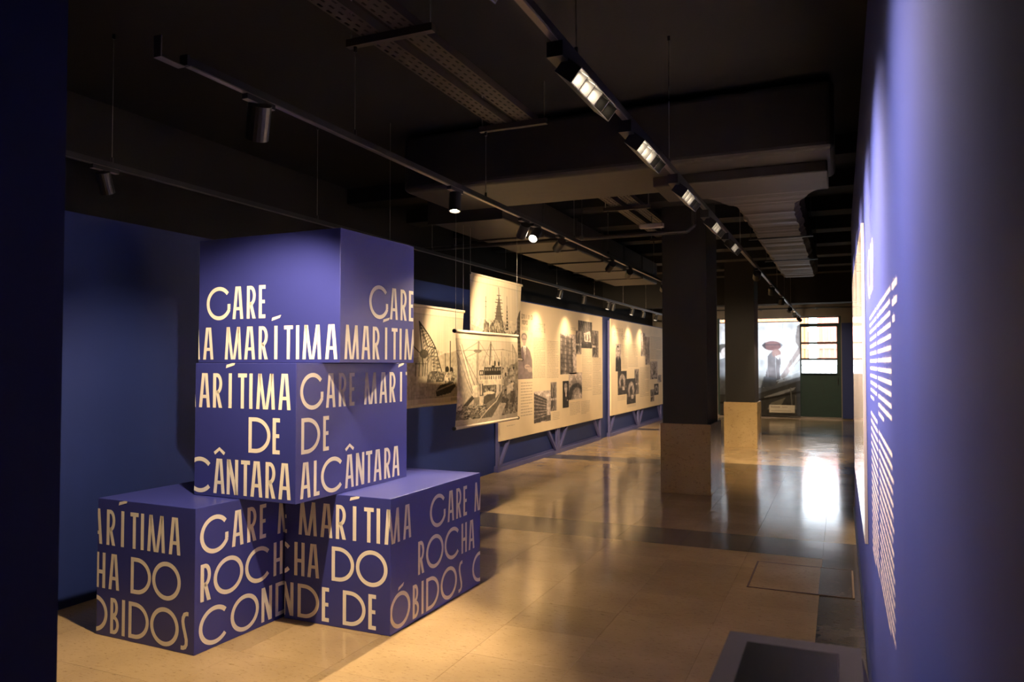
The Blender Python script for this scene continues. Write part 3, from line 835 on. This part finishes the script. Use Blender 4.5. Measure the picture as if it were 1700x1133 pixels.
def info_panel(y0, y1, label, photos, texts, heads, man=None):
    zb, zt_ = .45, 2.53
    p = empty('information_panel', (XP, (y0 + y1) / 2, 0), 0, label, 'display panel', 'printed panels on timber trestles')
    yc = (y0 + y1) / 2
    nb = 2
    for k in range(nb):
        a = y0 - yc + k * (y1 - y0) / nb; bb = y0 - yc + (k + 1) * (y1 - y0) / nb
        MB().box(-.03, 0, a + .001, bb - .001, zb, zt_).build('board', M['board'], p)
    E_ = .0015
    for (kind, xa, ya, xb, yb, sd) in photos:
        Ya, Za = pan(xa, ya); Yb, _ = pan(xb, ya); Ym, Zb = pan((xa + xb) / 2, yb); _, Za = pan((xa + xb) / 2, ya)
        Ya = max(Ya, y0 + .02); Yb = min(Yb, y1 - .02); Zb = max(Zb, zb + .02)
        cv = paint_man() if kind == 'man' else paint_photo(kind, sd)
        painted('photo_print', cv, lambda s, t, Ya=Ya, Yb=Yb, Za=Za, Zb=Zb: (E_ + (.0006 if sd % 2 else 0), Ya - yc + (Yb - Ya) * s, Za + (Zb - Za) * t), M['print'], p)
    for (xa, ya, xb, yb, n, dark) in texts:
        Ya, Za = pan(xa, ya); Yb, _ = pan(xb, ya); _, Za = pan((xa + xb) / 2, ya); _, Zb = pan((xa + xb) / 2, yb)
        mb = MB(); rr = random.Random(int(xa * 7 + ya))
        for i in range(n):
            z = Za + (Zb - Za) * (i + .5) / n; hh = abs(Za - Zb) / n * .17
            y = Ya - yc; end = Yb - yc - (rr.uniform(.15, .5) * (Yb - Ya) if i % 9 == 8 else 0)
            while y < end - .02:
                wd = min(rr.uniform(.03, .12), end - y)
                mb.poly([(.001, y, z - hh), (.001, y + wd, z - hh), (.001, y + wd, z + hh), (.001, y, z + hh)]); y += wd + .016
        mb.build('text_column', M['ink_pale'], p)['kind'] = 'stuff'
    for (xa, ya, xb, yb, n, wgt) in heads:
        Ya, _ = pan(xa, ya); Yb, _ = pan(xb, ya); _, Za = pan((xa + xb) / 2, ya); _, Zb = pan((xa + xb) / 2, yb)
        mb = MB(); rr = random.Random(int(xa + ya * 3)); h = Za - Zb
        y = Ya - yc
        for i in range(n):
            w = (Yb - Ya) / n; st = wgt
            kd = rr.choice('IOIDHI')
            if kd == 'O':
                for q in thick(arc(w * .42, h / 2, w * .38, h / 2, 0, 340, 12), st, True): mb.poly([(.001, y + a.x, Zb + a.y) for a in q])
            else:
                for q in rect(0, 0, st, h) + (rect(0, h - st, w * .7, h) if kd == 'D' else []) + (rect(w * .55, 0, w * .55 + st, h) if kd != 'I' else []): mb.poly([(.001, y + a.x, Zb + a.y) for a in q])
            y += w
        mb.build('heading_line', M['ink'], p)['kind'] = 'stuff'
    # timber trestle under the board
    L0, L1 = y0 - yc, y1 - yc
    fx0, fx1 = -.075, -.031
    zs = zb - .004
    MB().box(fx0, fx1, L0, L1, .002, .062).build('bottom_rail', M['frame_blue'], p)
    for yy in (L0 + .03, -.04, .04, L1 - .03):
        MB().box(fx0, fx1, yy - .026, yy + .026, .064, 2.50).build('post', M['frame_blue'], p)
    for ya, yb in ((L0 + .07, L0 + .52), (-.08, -.60), (.08, .60), (L1 - .07, L1 - .52)):
        MB().bar((fx1 + .001 - .022, ya, .07), (fx1 + .001 - .022, yb, zs + .1), .05, .04).build('brace', M['frame_blue'], p)
    MB().box(XL - XP + .001, XL - XP + .02, L0, L1, .002, .09).build('back_rail', M['frame_blue'], p)
    return p

info_panel(9.89, 14.99, 'nearer beige information panel with a standing man and building photographs',
    [('man', 150, 268, 242, 565, 2), ('building', 250, 640, 355, 835, 3), ('street', 355, 585, 392, 765, 4), ('scaffold', 415, 283, 517, 535, 6),
     ('interior', 528, 203, 615, 372, 8), ('street', 513, 262, 548, 410, 9), ('street', 616, 262, 655, 430, 10), ('portrait', 430, 577, 468, 745, 12), ('arch', 468, 525, 551, 692, 14)],
    [(248, 305, 322, 560, 26, 0), (332, 325, 405, 560, 24, 0), (552, 372, 612, 640, 28, 0), (618, 430, 672, 665, 24, 0), (475, 708, 540, 790, 9, 0), (546, 700, 600, 782, 9, 0), (366, 770, 410, 822, 5, 0), (480, 240, 512, 262, 2, 0), (168, 580, 240, 800, 12, 0), (80, 850, 130, 862, 1, 0)],
    [(172, 163, 250, 190, 8, .016), (176, 198, 212, 223, 4, .016), (176, 238, 216, 262, 5, .016), (272, 218, 320, 228, 6, .008), (256, 231, 322, 241, 9, .008), (266, 247, 322, 257, 7, .008), (262, 263, 322, 273, 7, .008)])
info_panel(15.62, 20.72, 'farther beige information panel with a seated man, partly hidden by the column',
    [('sitter', 762, 345, 797, 517, 22), ('room', 775, 515, 831, 663, 23), ('room', 831, 562, 887, 720, 25), ('street', 881, 503, 908, 660, 26), ('statue', 920, 275, 948, 422, 28), ('statue', 948, 300, 977, 475, 29),
     ('sketch', 979, 455, 1024, 566, 30), ('sketch', 1025, 540, 1048, 585, 31), ('room', 1003, 595, 1030, 665, 32), ('street', 980, 630, 1003, 706, 33)],
    [(802, 350, 838, 500, 17, 0), (842, 345, 902, 490, 16, 0), (914, 490, 970, 675, 20, 0), (982, 300, 1048, 440, 15, 0), (774, 670, 826, 700, 4, 0), (835, 722, 890, 740, 3, 0)],
    [(748, 246, 808, 268, 8, .012), (752, 276, 810, 298, 8, .012), (812, 296, 838, 304, 4, .008), (806, 308, 838, 316, 4, .008)])

# ------------------------------------------------------------------ right wall graphics
def wall_strip(mb, y_, z_, w, h):
    x = -.0008
    mb.poly([(x, y_, z_), (x, y_ - w, z_), (x, y_ - w, z_ + h), (x, y_, z_ + h)])
tt = empty('wall_title', (XR, 3.76, 1.865), 0, 'large pink lettering at the top of the right-hand blue wall', 'lettering')
yy = 0.0
for ch, k in (('C', 0.0), ('A', -.30), ('P', -.48)):
    mb = MB()
    for pl in glyph(ch): mb.poly([(-.001, k - p.x * 1.25, p.y) for p in reversed(pl)])
    mb.build('letter', M['wall_text'], tt)
def text_column(y0, y1, paras, label):
    c = empty('wall_text', (XR, y0, 0), 0, label, 'lettering', 'text columns on the right-hand wall')
    rr = random.Random(int(y0 * 100))
    for (za, zb, n) in paras:
        mb = MB()
        for i in range(n):
            z = za - (za - zb) * i / n; h = (za - zb) / n * .40
            y = 0; end = -(y0 - y1) * (rr.uniform(.35, .8) if i == n - 1 else rr.uniform(.93, 1))
            while y > end + .01:
                w = min(rr.uniform(.025, .11), y - end)
                x = -.001
                # lower-case like silhouette: x-height band with a few ascenders and descenders
                mb.poly([(x, y, z), (x, y - w, z), (x, y - w, z + h), (x, y, z + h)])
                if rr.random() < .7:
                    q = rr.uniform(0, w - .008); mb.poly([(x, y - q, z + h), (x, y - q - .006, z + h), (x, y - q - .006, z + h * 1.45), (x, y - q, z + h * 1.45)])
                if rr.random() < .3:
                    q = rr.uniform(0, w - .008); mb.poly([(x, y - q, z - h * .4), (x, y - q - .006, z - h * .4), (x, y - q - .006, z), (x, y - q, z)])
                y -= w + .010
        mb.build('paragraph', M['wall_text'], c)['kind'] = 'stuff'
text_column(3.62, 2.98, [(1.765, 1.40, 12), (1.36, .75, 19)], 'narrower far text column printed on the right-hand blue wall')
text_column(2.90, 2.12, [(1.765, 1.37, 13), (1.335, .80, 17)], 'wider near text column printed on the right-hand blue wall')
text_column(2.08, 1.90, [(1.76, 1.64, 3)], 'short blurred caption printed above the near text column')
ps = empty('wall_poster', (XR, 5.8, .66), 0, 'tall glossy pale poster mounted on the right-hand blue wall', 'poster')
MB().box(-.016, -.001, -1.55, 1.5, 0, 1.64).build('print_sheet', M['poster'], ps, bevel=.001)

# ------------------------------------------------------------------ end scrim banner over the doors
def paint_docker():
    c = Canvas(150, 180, (.72, .75, .78))
    W = (.92, .93, .95)
    c.rect(0, 0, 1, .40, W, .85)
    G1, G2, G3 = (.30, .31, .33), (.16, .15, .14), (.08, .07, .06)
    # man with cap, seen from behind, right half
    c.poly([(.61, .36), (.66, .31), (.75, .32), (.77, .42), (.75, .52), (.76, .60), (.70, .68), (.58, .71), (.57, .60), (.61, .46)], (.24, .22, .23))
    c.ell(.665, .255, .115, .052, (.26, .15, .15)); c.poly([(.535, .25), (.58, .215), (.585, .29)], (.12, .11, .12)); c.rect(.56, .238, .76, .252, (.12, .10, .11), .8); c.poly([(.76, .22), (.80, .25), (.77, .27)], G1)
    c.ell(.715, .335, .055, .045, (.34, .22, .20)); c.poly([(.70, .37), (.76, .35), (.74, .40)], W)
    c.poly([(.76, .58), (.90, .38), (1, .25), (1, .40), (.88, .52), (.80, .62)], (.45, .38, .37)); c.poly([(.95, .14), (.97, .05), (1, .03), (1, .30), (.95, .22)], (.34, .30, .29)); c.line(.88, .5, 1, .36, .03, W, .8)
    c.line(.80, .0, .78, .2, .012, (.72, .73, .74))
    # second man with cap, left edge
    c.ell(.06, .28, .10, .05, G2); c.ell(.08, .33, .06, .06, (.75, .70, .68)); c.poly([(.0, .40), (.12, .37), (.16, .55), (.10, .80), (0, .80)], G1)
    # rigging lines and hull
    for x in (.60, .70, .82, .90): c.line(x, .35, x + .01, .62, .004, (.6, .62, .65))
    c.poly([(.0, .70), (.55, .70), (1, .58), (1, .64), (.55, .76), (0, .80)], G1)
    c.line(.55, .69, 1, .52, .008, W); c.poly([(.56, .58), (.72, .60), (.70, .68), (.52, .70)], (.26, .28, .32))
    c.poly([(0, .78), (.5, .76), (1, .62), (1, 1), (0, 1)], G2)
    c.poly([(.55, .80), (.78, .73), (.94, .69), (.92, .72), (.60, .82)], (.72, .70, .66)); c.poly([(.08, .80), (.3, .79), (.3, .82), (.1, .83)], (.6, .58, .55))
    c.line(.5, .83, 1, .74, .022, G3); c.line(0, .87, .5, .83, .02, G3)
    c.poly([(.60, .93), (.64, .86), (.82, .80), (.74, .92)], (.52, .47, .36)); c.poly([(.1, .95), (.2, .86), (.4, .84), (.35, .93)], (.40, .36, .28))
    c.line(.88, .70, .90, .93, .012, (.45, .42, .36)); c.line(.94, .78, .94, .92, .010, (.4, .38, .33))
    c.noise(.18, 30, 36, 9); c.noise(.10, 8, 8, 12)
    return c
sc = empty('scrim_banner', (-2.16, YE - .16, .06), 0, 'large translucent photo banner of a man in a cap hung over the glazed doors', 'banner')
SW, SH = 2.22, 2.70
painted('printed_scrim', paint_docker(), lambda s, t: ((s - .5) * SW, .006 * math.sin(s * 9), SH * (1 - t)), M['scrim'], sc)
for z in (SH, 0):
    MB().tube((-SW / 2 - .01, 0, z), (SW / 2 + .01, 0, z), .014, 10).build('hem_rod', M['black_metal'], sc)
for x in (-SW / 2 + .05, SW / 2 - .05):
    MB().tube((x, 0, SH), (x, 0, CEIL - .06), .002, 5).build('wire', M['wire'], sc)
cc = MB().box(.27, .96, -.012, -.008, .10, .32).build('caption_card', M['card'], sc)
mb = MB()
for i in range(9): mb.box(.32 + i * .028, .336 + i * .028, -.0135, -.0125, .24, .28)
for i in range(5): mb.box(.62 + i * .03, .64 + i * .03, -.0135, -.0125, .25, .27)
for i in range(16): mb.box(.32 + i * .034, .345 + i * .034, -.0135, -.0125, .145, .16)
mb.build('caption_text', M['ink'], cc)['kind'] = 'stuff'

# ------------------------------------------------------------------ floor hatch and foreground plinth
hx0, hx1, hy0, hy1 = -.625, .07, 5.57, 6.32
ht = empty('floor_hatch', ((hx0 + hx1) / 2, (hy0 + hy1) / 2, 0), 0, 'stone-filled inspection hatch in the floor near the right wall', 'hatch')
w, d = (hx1 - hx0) / 2, (hy1 - hy0) / 2
MB().box(-w, w, -d, -d + .012, .0005, .0045).box(-w, w, d - .012, d, .0005, .0045).box(-w, -w + .014, -d + .012, d - .012, .0005, .0045).box(w - .016, w - .012, -d + .012, d - .012, .0005, .0045).build('steel_frame', M['rust'], ht)
MB().box(-w + .0145, .12, -d + .0125, d - .0125, .0005, .004).build('stone_insert', M['stone'], ht)
MB().box(.1205, w - .0165, -d + .0125, d - .0125, .0005, .004).build('stone_insert', M['stone_dark'], ht)
MB().box(w - .0115, w, -d + .0125, d - .0125, .0005, .005).build('brass_edge', M['brass'], ht)

pl = empty('plinth', (-.10, 1.42, 0), 0, 'dark-topped plinth with an inset black screen in the near foreground', 'plinth')
tx0, tx1, ty0, ty1, tz = -.126, .132, -.30, .28, 1.0
def frustum(a, bb):
    (x0, x1, y0, y1, z0), (X0, X1, Y0, Y1, z1) = a, bb
    m = MB(); m.v = [(x0, y0, z0), (x1, y0, z0), (x1, y1, z0), (x0, y1, z0), (X0, Y0, z1), (X1, Y0, z1), (X1, Y1, z1), (X0, Y1, z1)]
    m.f = [(3,2,1,0),(4,5,6,7),(0,1,5,4),(1,2,6,5),(2,3,7,6),(3,0,4,7)]; return m
frustum((-.20, .20, -.36, .34, .70), (tx0, tx1, ty0, ty1, tz - .012)).build('sloped_hood', M['plinth'], pl)
MB().box(-.16, .17, -.30, .28, .001, .699).build('body', M['plinth'], pl)
t_ = MB().box(tx0, tx1, ty0, ty1, tz - .011, tz).build('top_plate', M['plinth_top'], pl)
MB().box(tx0 + .042, tx1 - .042, ty0 + .04, ty1 - .058, tz + .0005, tz + .003).build('screen', M['screen'], t_)

# ------------------------------------------------------------------ ceiling services
def rounded_duct(name, x0, x1, y0, y1, z0, z1, material, parent, r=.05):
    return MB().box(x0, x1, y0, y1, z0, z1).build(name, material, parent, bevel=r, smooth=False, seg=4)
du = empty('air_duct', (-1.77, 6.0, 3.08), 0, 'wide dark air duct crossing the ceiling from side to side', 'duct')
rounded_duct('duct_body', -1.75, 1.75, -.34, .60, 0, .50, M['duct'], du)
MB().box(.40, 1.70, -.02, .60, -.085, -.001).build('outlet_collar', M['duct'], du, bevel=.01)
b1 = empty('air_duct', (-.60, 9.9, 3.0), 0, 'wrinkled insulated air duct running away towards the glazed doors on the right', 'duct')
def wrapped(parent, xw, ya, yb, zh, seed, flare=None):
    rr = random.Random(seed)
    mb = MB(); ys = []; y = ya
    while y < yb: ys.append(y); y += rr.uniform(.05, .12)
    ys.append(yb); n = len(ys)
    for i, y in enumerate(ys):
        j = rr.uniform(-.014, .014)
        fw = 0
        if flare and y - ya < flare: fw = .22 * (1 - (y - ya) / flare) ** 1.5
        w = xw + j + fw
        k = .05
        z0 = rr.uniform(-.009, .009)
        ring = [(-w + k, z0), (w - k, z0), (w, z0 + k), (w, zh - k), (w - k, zh), (-w + k, zh), (-w, zh - k), (-w, z0 + k)]
        mb.v += [(a, y, b_) for a, b_ in ring]
    for i in range(n - 1):
        for q in range(8):
            p = (q + 1) % 8
            mb.f.append((i * 8 + q, i * 8 + p, (i + 1) * 8 + p, (i + 1) * 8 + q))
    mb.f.append(tuple(reversed(range(8)))); mb.f.append(tuple((n - 1) * 8 + q for q in range(8)))
    o = mb.build('wrapped_duct', M['wrap'], parent, smooth=False)
    return o
wrapped(b1, .27, -3.28, 3.3, .36, 1, flare=.7)
for y in (-1.0, 1.0): MB().box(-.34, .34, y - .012, y + .012, -.024, -.010).tube((-.32, y, -.01), (-.32, y, .62), .004, 6).tube((.32, y, -.01), (.32, y, .62), .004, 6).build('hanger', M['black_metal'], b1)
b2 = empty('air_duct', (-3.42, 10.22, 3.0), 0, 'long rectangular air duct running above the information panels on the left', 'duct')
for i in range(6):
    ya = -3.56 + i * 1.14
    MB().box(-.40, .40, ya + .004, ya + 1.136, 0, .38).build('duct_section', M['duct'], b2, bevel=.02)
    MB().box(-.415, .415, ya - .012, ya + .003, -.015, .395).build('joint_flange', M['duct'], b2)

def tray(y0, y1, label):
    t = empty('cable_tray', (-2.20, (y0 + y1) / 2, 3.36), 0, label, 'cable tray')
    L = (y1 - y0) / 2
    for xa, xb in ((-.175, -.045), (.035, .165)):
        mb = MB(); w = xb - xa; nx = 3; pitch = .075
        sl = .014
        # slotted base built from strips around the slots
        xs = [xa + w * (i + .5) / nx for i in range(nx)]
        edges = [xa] + [v for x in xs for v in (x - sl / 2, x + sl / 2)] + [xb]
        for i in range(0, len(edges), 2): mb.poly([(edges[i], -L, 0), (edges[i], L, 0), (edges[i + 1], L, 0), (edges[i + 1], -L, 0)])
        n = int(2 * L / pitch)
        for i in range(1, len(edges) - 1, 2):
            for k in range(n):
                y = -L + k * pitch + (pitch / 2 if (i // 2) % 2 else 0)
                mb.poly([(edges[i], y, 0), (edges[i], y + pitch * .5, 0), (edges[i + 1], y + pitch * .5, 0), (edges[i + 1], y, 0)])
        mb.poly([(xa, -L, 0), (xa, L, 0), (xa, L, .05), (xa, -L, .05)]); mb.poly([(xb, -L, 0), (xb, L, 0), (xb, L, .05), (xb, -L, .05)])
        mb.build('perforated_tray', M['tray'], t)
    return t
t1 = tray(1.75, 5.15, 'perforated twin cable tray overhead, in front of the wide duct')
t2 = tray(6.75, 12.4, 'perforated twin cable tray overhead, beyond the wide duct')
for t, ys in ((t1, (1.9, 3.40, 5.06)), (t2, (7.1, 8.3, 10.6, 11.9))):
    for y in ys:
        yl = y - t.location.y
        s = MB().box(-.27, .27, yl - .02, yl + .02, -.045, -.004).build('strut', M['tray'], t)
        for x in (-.25, .25): MB().tube((x, yl, -.02), (x, yl, CEIL - 3.36), .005, 6).build('drop_rod', M['wire'], t)

pp = empty('sprinkler_pipe', (-3.0, 7.9, 2.955), 0, 'thin dark pipe crossing under the ceiling beyond the wide duct', 'pipe')
MB().tube((-2.2, 0, 0), (1.55, 0, 0), .024, 10).build('straight_run', M['duct'], pp)
MB().tube((1.55, 0, 0), (1.62, 0, .06), .026, 10).tube((1.62, 0, .06), (1.62, 0, .675), .024, 10).build('riser', M['duct'], pp)
for x in (-1.2, .4): MB().box(x - .02, x + .02, -.03, .03, -.02, .03).tube((x, 0, .03), (x, 0, .045 if x < 0 else .675), .005, 6).build('clip', M['black_metal'], pp)
p2 = empty('conduit_pipe', (-1.5, 22.6, 3.12), 0, 'thin conduit running along the wall above the glazed doors', 'pipe')
MB().tube((-3.0, 0, 0), (2.4, 0, 0), .018, 8).build('straight_run', M['black_metal'], p2)
for x in (-2.0, -.6, .9): MB().box(x - .03, x + .03, -.03, .37, -.025, .025).build('clip', M['black_metal'], p2)
el = empty('emergency_light', (-2.02, 8.75, 3.17), 0, 'small off-white emergency light under the far cable tray', 'light')
MB().box(-.14, .14, -.04, .04, 0, .05).build('housing', M['beige_plastic'], el, bevel=.006)
MB().box(-.12, .12, -.045, -.041, .008, .04).build('diffuser', M['card'], el)
MB().tube((0, 0, .05), (0, 0, .145), .006, 6).build('stem', M['black_metal'], el)
pj = empty('ceiling_projector', (-.95, 9.0, 3.22), 0, 'small white ceiling projector beside the insulated duct', 'projector')
MB().box(-.05, .05, -.07, .07, 0, .08).build('housing', M['beige_plastic'], pj, bevel=.01)
MB().tube((0, -.07, .04), (0, -.085, .04), .025, 12).build('lens_barrel', M['black_metal'], pj)
MB().tube((0, 0, .08), (0, 0, .185), .008, 8).build('stem', M['black_metal'], pj)

# ------------------------------------------------------------------ lighting tracks
ZT = 2.78
def track(x, y0, y1, rods, rod_top, label, bare_end=False):
    t = empty('lighting_track', (x, y0, ZT), 0, label, 'lighting track', 'suspended lighting tracks')
    L = y1 - y0
    MB().box(-.018, .018, 0, L, .008, .040).build('rail', M['black_metal'], t)
    MB().box(-.013, .013, .01, L - .01, .004, .0078).build('conductor_strip', M['strip'], t)
    for yr in rods:
        MB().tube((0, yr - y0, .041), (0, yr - y0, .075), .009, 8).build('wire_grip', M['black_metal'], t)
        MB().tube((0, yr - y0, .075), (0, yr - y0, rod_top(yr) - ZT), .0022, 6).build('suspension_wire', M['wire'], t)
        MB().tube((0, yr - y0, rod_top(yr) - ZT - .03), (0, yr - y0, rod_top(yr) - ZT), .010, 8).build('ceiling_anchor', M['black_metal'], t)
    MB().box(-.021, .021, -.012, .002, .002, .046).build('end_cap', M['black_metal'], t)
    return t
track(-.965, -1.5, 21.0, [1.05, 2.86, 4.67, 8.3, 13.4, 15.2, 18.7 - 1.5, 19.0], lambda y: CEIL, 'right-hand lighting track carrying the linear floodlights')
track(-2.42, 2.24, 12.2, [3.40, 5.06, 7.1, 8.3, 10.6, 11.9], lambda y: 3.315, 'middle lighting track hung from the cable trays above the blocks')
track(-4.13, 2.0, 20.5, [3.26, 5.26, 7.26, 9.26, 11.26, 13.26, 15.26, 17.26, 19.26], lambda y: CEIL, 'left-hand lighting track along the blue wall and information panels')
ex = empty('track_bracket', (-2.42, 2.10, 2.80), 0, 'pale angled bracket at the near end of the middle lighting track', 'bracket')
MB().box(-.02, .02, 0, .005, -.03, .055).box(-.02, .02, .005, .12, -.03, -.026).build('angle_plate', M['strip'], ex)

def spot(x, y, aim, label, power, size=62, blend=.5, col=WARM, r=.042, L=.13, lens='lens', group='cylindrical track spotlights', drop=.075):
    s = empty('track_spotlight', (x, y, ZT), 0, label, 'spotlight', group)
    piv = Vector((0, 0, -drop))
    d = (Vector(aim) - Vector((x, y, ZT - drop))).normalized()
    MB().box(-.016, .016, -.09, .09, -.020, .003).build('track_adapter', M['black_metal'], s)
    MB().box(-.015, .015, -.088, -.022, -.0225, -.0205).box(-.015, .015, .022, .088, -.0225, -.0205).build('adapter_lit_underside', M['beige_plastic'], s)  # pale plates stand in for light on the black adapter's underside
    MB().tube((0, 0, -.020), tuple(piv), .008, 8).build('stem', M['black_metal'], s)
    a = piv - d * L * .35; e = piv + d * L * .65
    mb = MB(); mb.tube(a, e, r, 20, caps=False); mb.tube(e - d * .03, e, r * .86, 20, caps=False)
    n = len(mb.v)
    # closed back, rim at the mouth
    mb.f.append(tuple(reversed(range(20))))
    for i in range(20):
        j = (i + 1) % 20
        mb.f.append((20 + i, 20 + j, 60 + j, 60 + i))
    mb.build('can', M['black_metal'], s)
    lm = MB(); lm.tube(e - d * .028, e - d * .024, r * .84, 20); lm.build('lens', M[lens], s)
    if power:
        ld = bpy.data.lights.new('spot_beam', 'SPOT'); ld.energy = power; ld.color = col
        ld.spot_size = math.radians(size); ld.spot_blend = blend; ld.shadow_soft_size = .028
        lo = bpy.data.objects.new('spot_beam', ld); COL.objects.link(lo); lo.parent = s
        lo.location = e - d * .012; lo.rotation_euler = d.to_track_quat('-Z', 'Y').to_euler()
    return s

# spots on the middle track
spot(-2.42, 2.66, (-3.22, 3.32, 1.12), 'large dark spotlight above the blocks, nearest on the middle track', 290, 95, .55, r=.052, L=.16)
spot(-2.42, 4.57, (-2.30, 4.15, 0), 'spotlight just behind the top block, second on the middle track', 25, 70, .8)
spot(-2.42, 5.80, (-3.4, 6.7, 1.5), 'spotlight turned towards the hanging banners, third on the middle track', 280, 60, .6)
spot(-2.42, 6.07, (-2.50, 4.1, 1.10), 'bright spotlight facing back towards the blocks, fourth on the middle track', 820, 48, .7)
spot(-2.42, 6.69, (-3.5, 7.7, 2.0), 'spotlight turned to the highest banner, fifth on the middle track', 230, 60, .6)
spot(-2.42, 8.42, (-4.5, 10.9, 1.25), 'spotlight before the nearer column, sixth on the middle track', 420, 62, 1.0, WARM_PANEL)
spot(-2.42, 9.23, (-4.5, 13.2, 1.2), 'spotlight beside the nearer column, seventh on the middle track', 620, 62, 1.0, WARM_PANEL)
spot(-2.42, 11.2, (-4.5, 16.6, 1.2), 'added unseen spotlight behind the nearer column, eighth on the middle track', 800, 50, 1.0, WARM_PANEL)  # this lamp and the next are added out of sight to light the farther panel
spot(-2.42, 12.0, (-4.5, 18.8, 1.2), 'added unseen spotlight behind the nearer column, last on the middle track', 900, 50, 1.0, WARM_PANEL)  # second added lamp, unseen, for the farther panel
# spots on the left track
spot(-4.13, 3.21, (-4.55, 4.2, .8), 'lone spotlight by the blue wall, nearest on the left track', 3, 60, .6)
for i, (y, w) in enumerate(((11.41, 45), (12.65, 45), (14.16, 45), (14.5, 0), (16.0, 45), (17.0, 45), (18.3, 45))):
    nth = ('second', 'third', 'fourth', 'fifth', 'sixth', 'seventh', 'eighth')[i]
    spot(-4.13 if True else 0, y, (-4.55, y + (.15 if i % 2 else -.4), .85), '%s spotlight from the near end of the left track, above the panels' % nth, w * 2, 96, 1.0, WARM_PANEL)
# far small spots on the right track
for i, y in enumerate((10.06, 12.28, 14.38, 16.87, 18.7, 20.7)):
    nth = ('first', 'second', 'third', 'fourth', 'fifth', 'last')[i]
    aim = [(-1.75, 14.46, .4), (-1.2, 13.5, 0), (-1.2, 15.6, 0), (-2.2, 22.8, .9), (-.7, 22.9, .7), (.6, 22.9, 1.3)][i]
    spot(-.965, y, aim, '%s small spotlight beyond the floodlights on the right track' % nth, (420, 150, 150, 260, 45, 18)[i], 60, .6, r=.05, L=.11)

# linear floodlights on the right track, tipped towards the right wall
def flood(y, label, power):
    f = empty('linear_floodlight', (-.965, y, ZT), 0, label, 'floodlight', 'linear floodlights on the right track')
    MB().box(-.032, .032, -.31, .31, -.055, .003).build('driver_box', M['black_metal'], f)
    m = Matrix.Translation((.0, 0, -.060)) @ Matrix.Rotation(math.radians(-50), 4, 'Y')
    h = MB()
    h.box(-.034, -.030, -.25, .25, -.085, 0, m); h.box(.030, .034, -.25, .25, -.085, 0, m); h.box(-.030, .030, -.25, .25, -.006, 0, m)
    h.box(-.030, .030, -.25, -.246, -.085, -.006, m); h.box(-.030, .030, .246, .25, -.085, -.006, m)
    hb = h.build('housing', M['black_metal'], f)
    for k in range(5):
        yc = -.196 + k * .098
        MB().box(-.020, .020, yc - .032, yc + .032, -.034, -.030, m).build('lens', M['lens'] if k < 3 else M['lens_dim'], hb)
        if k: MB().box(-.029, .029, yc - .052, yc - .046, -.078, -.0065, m).build('louvre_blade', M['black_metal'], hb)
    ld = bpy.data.lights.new('flood_beam', 'AREA'); ld.shape = 'RECTANGLE'; ld.size = .05; ld.size_y = .46
    ld.energy = power; ld.color = WARM2; ld.spread = math.radians(70)
    lo = bpy.data.objects.new('flood_beam', ld); COL.objects.link(lo); lo.parent = f
    lo.matrix_local = m @ Matrix.Translation((0, 0, -.086))
for i, (y, w) in enumerate(((1.74, 11), (2.92, 27), (3.92, 32), (5.08, 32), (6.30, 32), (7.45, 32))):
    flood(y, ('linear floodlight cut off by the top edge, first on the right track', 'nearest fully visible linear floodlight on the right track', 'second linear floodlight on the right track', 'third linear floodlight on the right track', 'fourth linear floodlight on the right track, before the column', 'farthest linear floodlight on the right track, before the column')[i], w)
